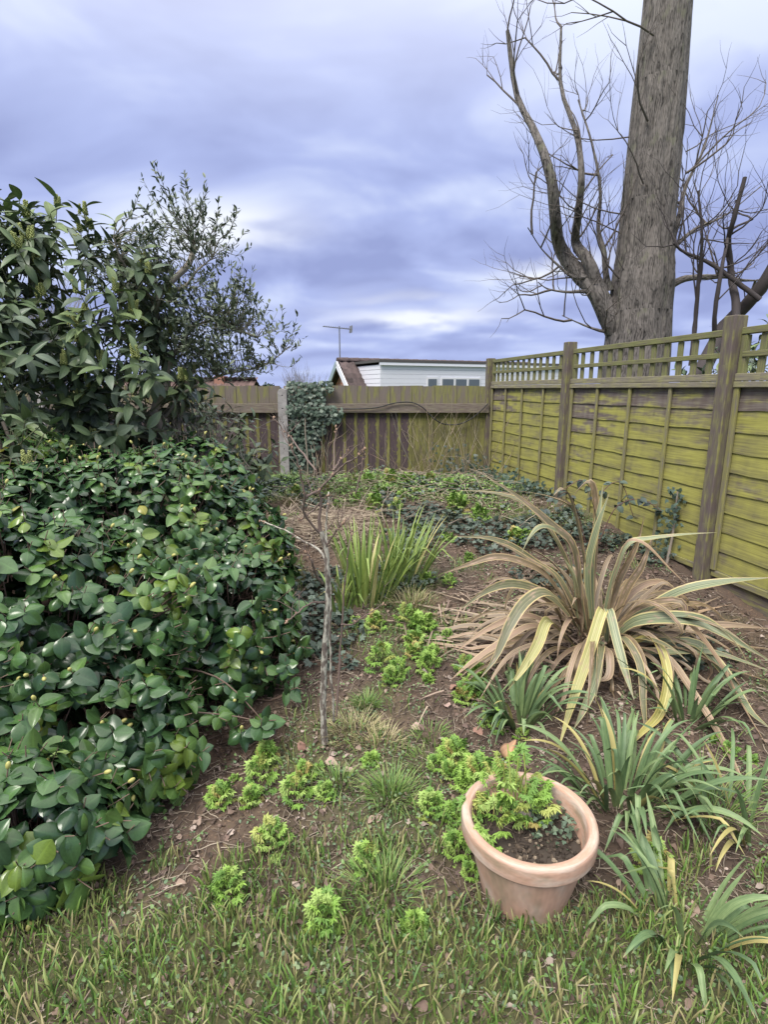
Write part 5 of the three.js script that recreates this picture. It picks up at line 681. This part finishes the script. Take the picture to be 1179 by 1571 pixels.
function strew(name, label, cat, geo, m, n, place, cols, s, flat = 0.35) { // loose litter that nobody could count
  reseed(s); const im = new THREE.InstancedMesh(geo, m, n), c = new THREE.Color(); let i = 0, guard = 0;
  while (i < n && guard++ < n * 30) { const q = place(); if (!q) continue; const [x, z, dy = 0, sc = 1, lean] = q, dir = V(gauss(), gauss() * flat, gauss()), nor = lean || V(gauss() * flat * 1.5, 1, gauss() * flat * 1.5); im.setMatrixAt(i, frame(V(x, gy(x, z) + dy, z), dir, nor, sc)); const k = pick(cols); const v = rr(0.8, 1.2); c.setRGB(k[0] * v, k[1] * v, k[2] * v); im.setColorAt(i, c); i++; }
  im.count = i; im.name = numbered(name); im.userData = { kind: 'stuff', label, category: cat }; shade(im); scene.add(im);
}
const bed = () => [rr(-1.4, 2.2), -Math.pow(rnd(), 1.25) * 5.9 - 0.95];
const inFence = (x, z) => x < FX0 + FDX * ((-z + FZ0) / Math.cos(FA)) - 0.08;
const twigGeo = new Acc().tube([V(0, -0.5, 0), V(0.03, -0.1, 0.02), V(-0.02, 0.2, 0), V(0.02, 0.5, 0.02)], 0.022, 0.012, 4).build(), litterM = mat({ color: lin(1, 1, 1), roughness: 0.9 });
strew('twig_litter', 'fine dry twigs and straw scattered over the bed', 'litter', twigGeo, litterM, 30000, () => { const [x, z] = bed(); if (!inFence(x, z) || greenAt(x, z) > 0.55 && rnd() < 0.6) return null; return [x, z, 0.006, 0.020 + 0.085 * Math.pow(rnd(), 2.2)]; }, [[0.27, 0.22, 0.17], [0.20, 0.15, 0.12], [0.38, 0.32, 0.25], [0.12, 0.09, 0.075], [0.07, 0.05, 0.042]], 2001, 0.12);
strew('stalk_litter', 'long dry stems piled behind the sapling', 'litter', new Acc().tube([V(0, -0.5, 0), V(0.04, -0.1, 0.03), V(-0.02, 0.2, 0), V(0.03, 0.5, 0.03)], 0.009, 0.005, 4).build(), litterM, 900, () => [rr(-0.95, -0.15) + gauss() * 0.05, -4.55 + gauss() * 0.28, rr(0.0, 0.10), rr(0.18, 0.42)], [[0.36, 0.29, 0.22], [0.26, 0.20, 0.16], [0.44, 0.37, 0.28]], 2002, 0.18);
strew('stalk_litter', 'dead stems lying over the mound by the back fence', 'litter', new Acc().tube([V(0, -0.5, 0), V(0.05, -0.1, 0.03), V(-0.03, 0.2, 0), V(0.04, 0.5, 0.03)], 0.009, 0.005, 4).build(), litterM, 520, () => { const x = rr(-1.0, 1.35), z = rr(-6.9, -4.6); return inFence(x, z) ? [x, z, 0.02 + rnd() * 0.1, rr(0.12, 0.42)] : null; }, [[0.36, 0.29, 0.22], [0.26, 0.20, 0.16], [0.42, 0.36, 0.28]], 2012, 0.3);
strew('stalk_litter', 'tan dry leaf strips strewn left of the flax', 'litter', leafGeo({ L: 1, W: 0.05, rows: 6, cols: 2, fold: 0.4, curl: 0.6, shape: (t) => 1 - t * 0.7 }), litterM, 430, () => { const x = 0.85 + gauss() * 0.55, z = -3.0 + gauss() * 0.45; return inFence(x, z) ? [x, z, 0.012 + rnd() * 0.03, rr(0.08, 0.32)] : null; }, [[0.36, 0.27, 0.21], [0.28, 0.21, 0.165], [0.42, 0.33, 0.25], [0.18, 0.13, 0.105]], 2003, 0.12);
strew('leaf_litter', 'dead brown leaves scattered over the soil', 'litter', leafGeo({ L: 1, W: 0.6, rows: 5, fold: 0.3, curl: 0.9, wave: 0.12, shape: ovate }), litterM, 20000, () => { const [x, z] = bed(); return inFence(x, z) ? [x, z, 0.010, 0.008 + 0.032 * Math.pow(rnd(), 2.6)] : null; }, [[0.20, 0.14, 0.11], [0.27, 0.20, 0.16], [0.13, 0.09, 0.075], [0.36, 0.29, 0.25], [0.16, 0.11, 0.09], [0.08, 0.056, 0.045], [0.10, 0.07, 0.055]], 2004, 0.4);
reseed(2105); [[0.19, -2.64], [0.36, -2.50], [0.40, -2.18], [-0.24, -1.98], [-0.12, -1.93], [0.32, -2.86], [0.30, -2.32], [-0.34, -2.04], [0.12, -2.2], [0.75, -2.62]].forEach(([x, z], i) => { const m = solo('fallen_leaf', leafGeo({ L: rr(0.04, 0.07), W: 0.04, rows: 6, fold: 0.3, curl: rr(0.6, 1.6), wave: 0.12, shape: ovate }), M(...pick([[0.46, 0.38, 0.34], [0.40, 0.28, 0.24], [0.30, 0.17, 0.13]]), { roughness: 0.8 }), `${['pale curled dead leaf on soil behind the middle herbs', 'pale dead leaf left of the flax strips', 'pale dead leaf beside the strap leaves left of the flax', 'dead leaf at the left of the sapling foot', 'dead leaf just right of the sapling foot', 'dead leaf farthest back on the path soil', 'dead leaf between the straw grass and the flax', 'dead leaf nearest the camellia', 'dead leaf right of the straw grass patches', 'dead leaf under the left leaves of the flax'][i]}`, 'leaf', 'pale curled dead leaves'); frame(V(x, gy(x, z) + 0.012, z), V(gauss(), 0.15, gauss()), V(gauss() * 0.3, 1, gauss() * 0.3), 1).decompose(m.position, m.quaternion, m.scale); void i; });
const smallLeaf = leafGeo({ L: 1, W: 0.7, rows: 4, cols: 2, fold: 0.3, curl: 0.5, shape: ovate }), coverM = phys({ color: lin(1, 1, 1), roughness: 0.5 });
strew('ground_ivy', 'carpet of small dark ivy leaves over the bed', 'ivy', ivyG[0], coverM, 5200, () => { const [x, z] = [rr(-1.5, 2.0), rr(-6.4, -2.6)]; if (!inFence(x, z)) return null; let k = n3(x * 1.7 + 3, 2, z * 1.7) + 0.35 * n3(x * 6, 1, z * 6); k += 0.75 * Math.exp(-(((x - 0.95) / 0.5) ** 2) - (((z + 4.3) / 0.8) ** 2)) + 0.55 * Math.exp(-(((x + 0.5) / 0.35) ** 2) - (((z + 3.2) / 0.7) ** 2)) - 0.5 * Math.exp(-(((x - 0.45) / 0.22) ** 2) - (((z + 3.4) / 0.7) ** 2)); return k > 0.28 ? [x, z, 0.02 + rnd() * 0.06, rr(0.020, 0.036)] : null; }, [[0.045, 0.068, 0.052], [0.065, 0.095, 0.070], [0.10, 0.135, 0.105], [0.035, 0.052, 0.042]], 2006, 0.45);
strew('weed_cover', 'low green weeds covering the mound by the back fence', 'weeds', smallLeaf, coverM, 12000, () => { const x = rr(-1.5, 1.4), z = rr(-7.1, -4.9); if (!inFence(x, z)) return null; const k = sm(-5.0, -5.7, z) * 0.8 + n3(x * 2.2, 6, z * 2.2) * 0.7; return k > 0.32 ? [x, z, rnd() * (0.07 + 0.10 * Math.max(0, n3(x * 4, 9, z * 4))), rr(0.014, 0.034)] : null; }, [[0.15, 0.26, 0.06], [0.20, 0.33, 0.075], [0.11, 0.20, 0.055], [0.24, 0.36, 0.09], [0.09, 0.15, 0.06]], 2007, 0.5);
strew('weed_cover', 'tiny green weeds dotted over the near soil', 'weeds', smallLeaf, coverM, 16000, () => { const x = rr(-0.8, 2.0), z = rr(-5.0, -1.05); if (!inFence(x, z)) return null; const k = greenAt(x, z) + n3(x * 7, 6, z * 7) * 0.5; return k > 0.12 ? [x, z, rnd() * 0.03, rr(0.006, 0.017)] : null; }, [[0.11, 0.19, 0.07], [0.15, 0.25, 0.08], [0.09, 0.15, 0.075], [0.18, 0.24, 0.12]], 2008, 0.5);
const bladeG = strap([V(0, 0, 0), V(0, 0.5, 0.03), V(0.02, 0.85, 0.12), V(0.02, 1, 0.26)], 0.07, { n: 4, fold: 0.3, az: V(0, 0, 1) });
{ reseed(2009); const n = 15000, im = new THREE.InstancedMesh(bladeG, coverM, n), c = new THREE.Color(); let i = 0, gd = 0; while (i < n && gd++ < n * 20) { const x = rr(-1.3, 1.9), z = rnd() < 0.35 ? rr(-1.6, -0.95) : rr(-6.6, -0.95); if (!inFence(x, z) || greenAt(x, z) * 0.8 + n3(x * 5, 3, z * 5) * 0.6 < 0.27) continue; im.setMatrixAt(i, frame(V(x, gy(x, z) - 0.004, z), V(gauss() * 0.45, 1, gauss() * 0.45), rdir(), rr(0.03, 0.085))); const k = pick([...GR, DR[1], DR[2]]); c.setRGB(...k); im.setColorAt(i++, c); } im.count = i; im.name = 'short_grass'; im.userData = { kind: 'stuff', label: 'short thin grass sprouting between the weeds', category: 'grass' }; shade(im); scene.add(im); }

renderer.render(scene, camera);
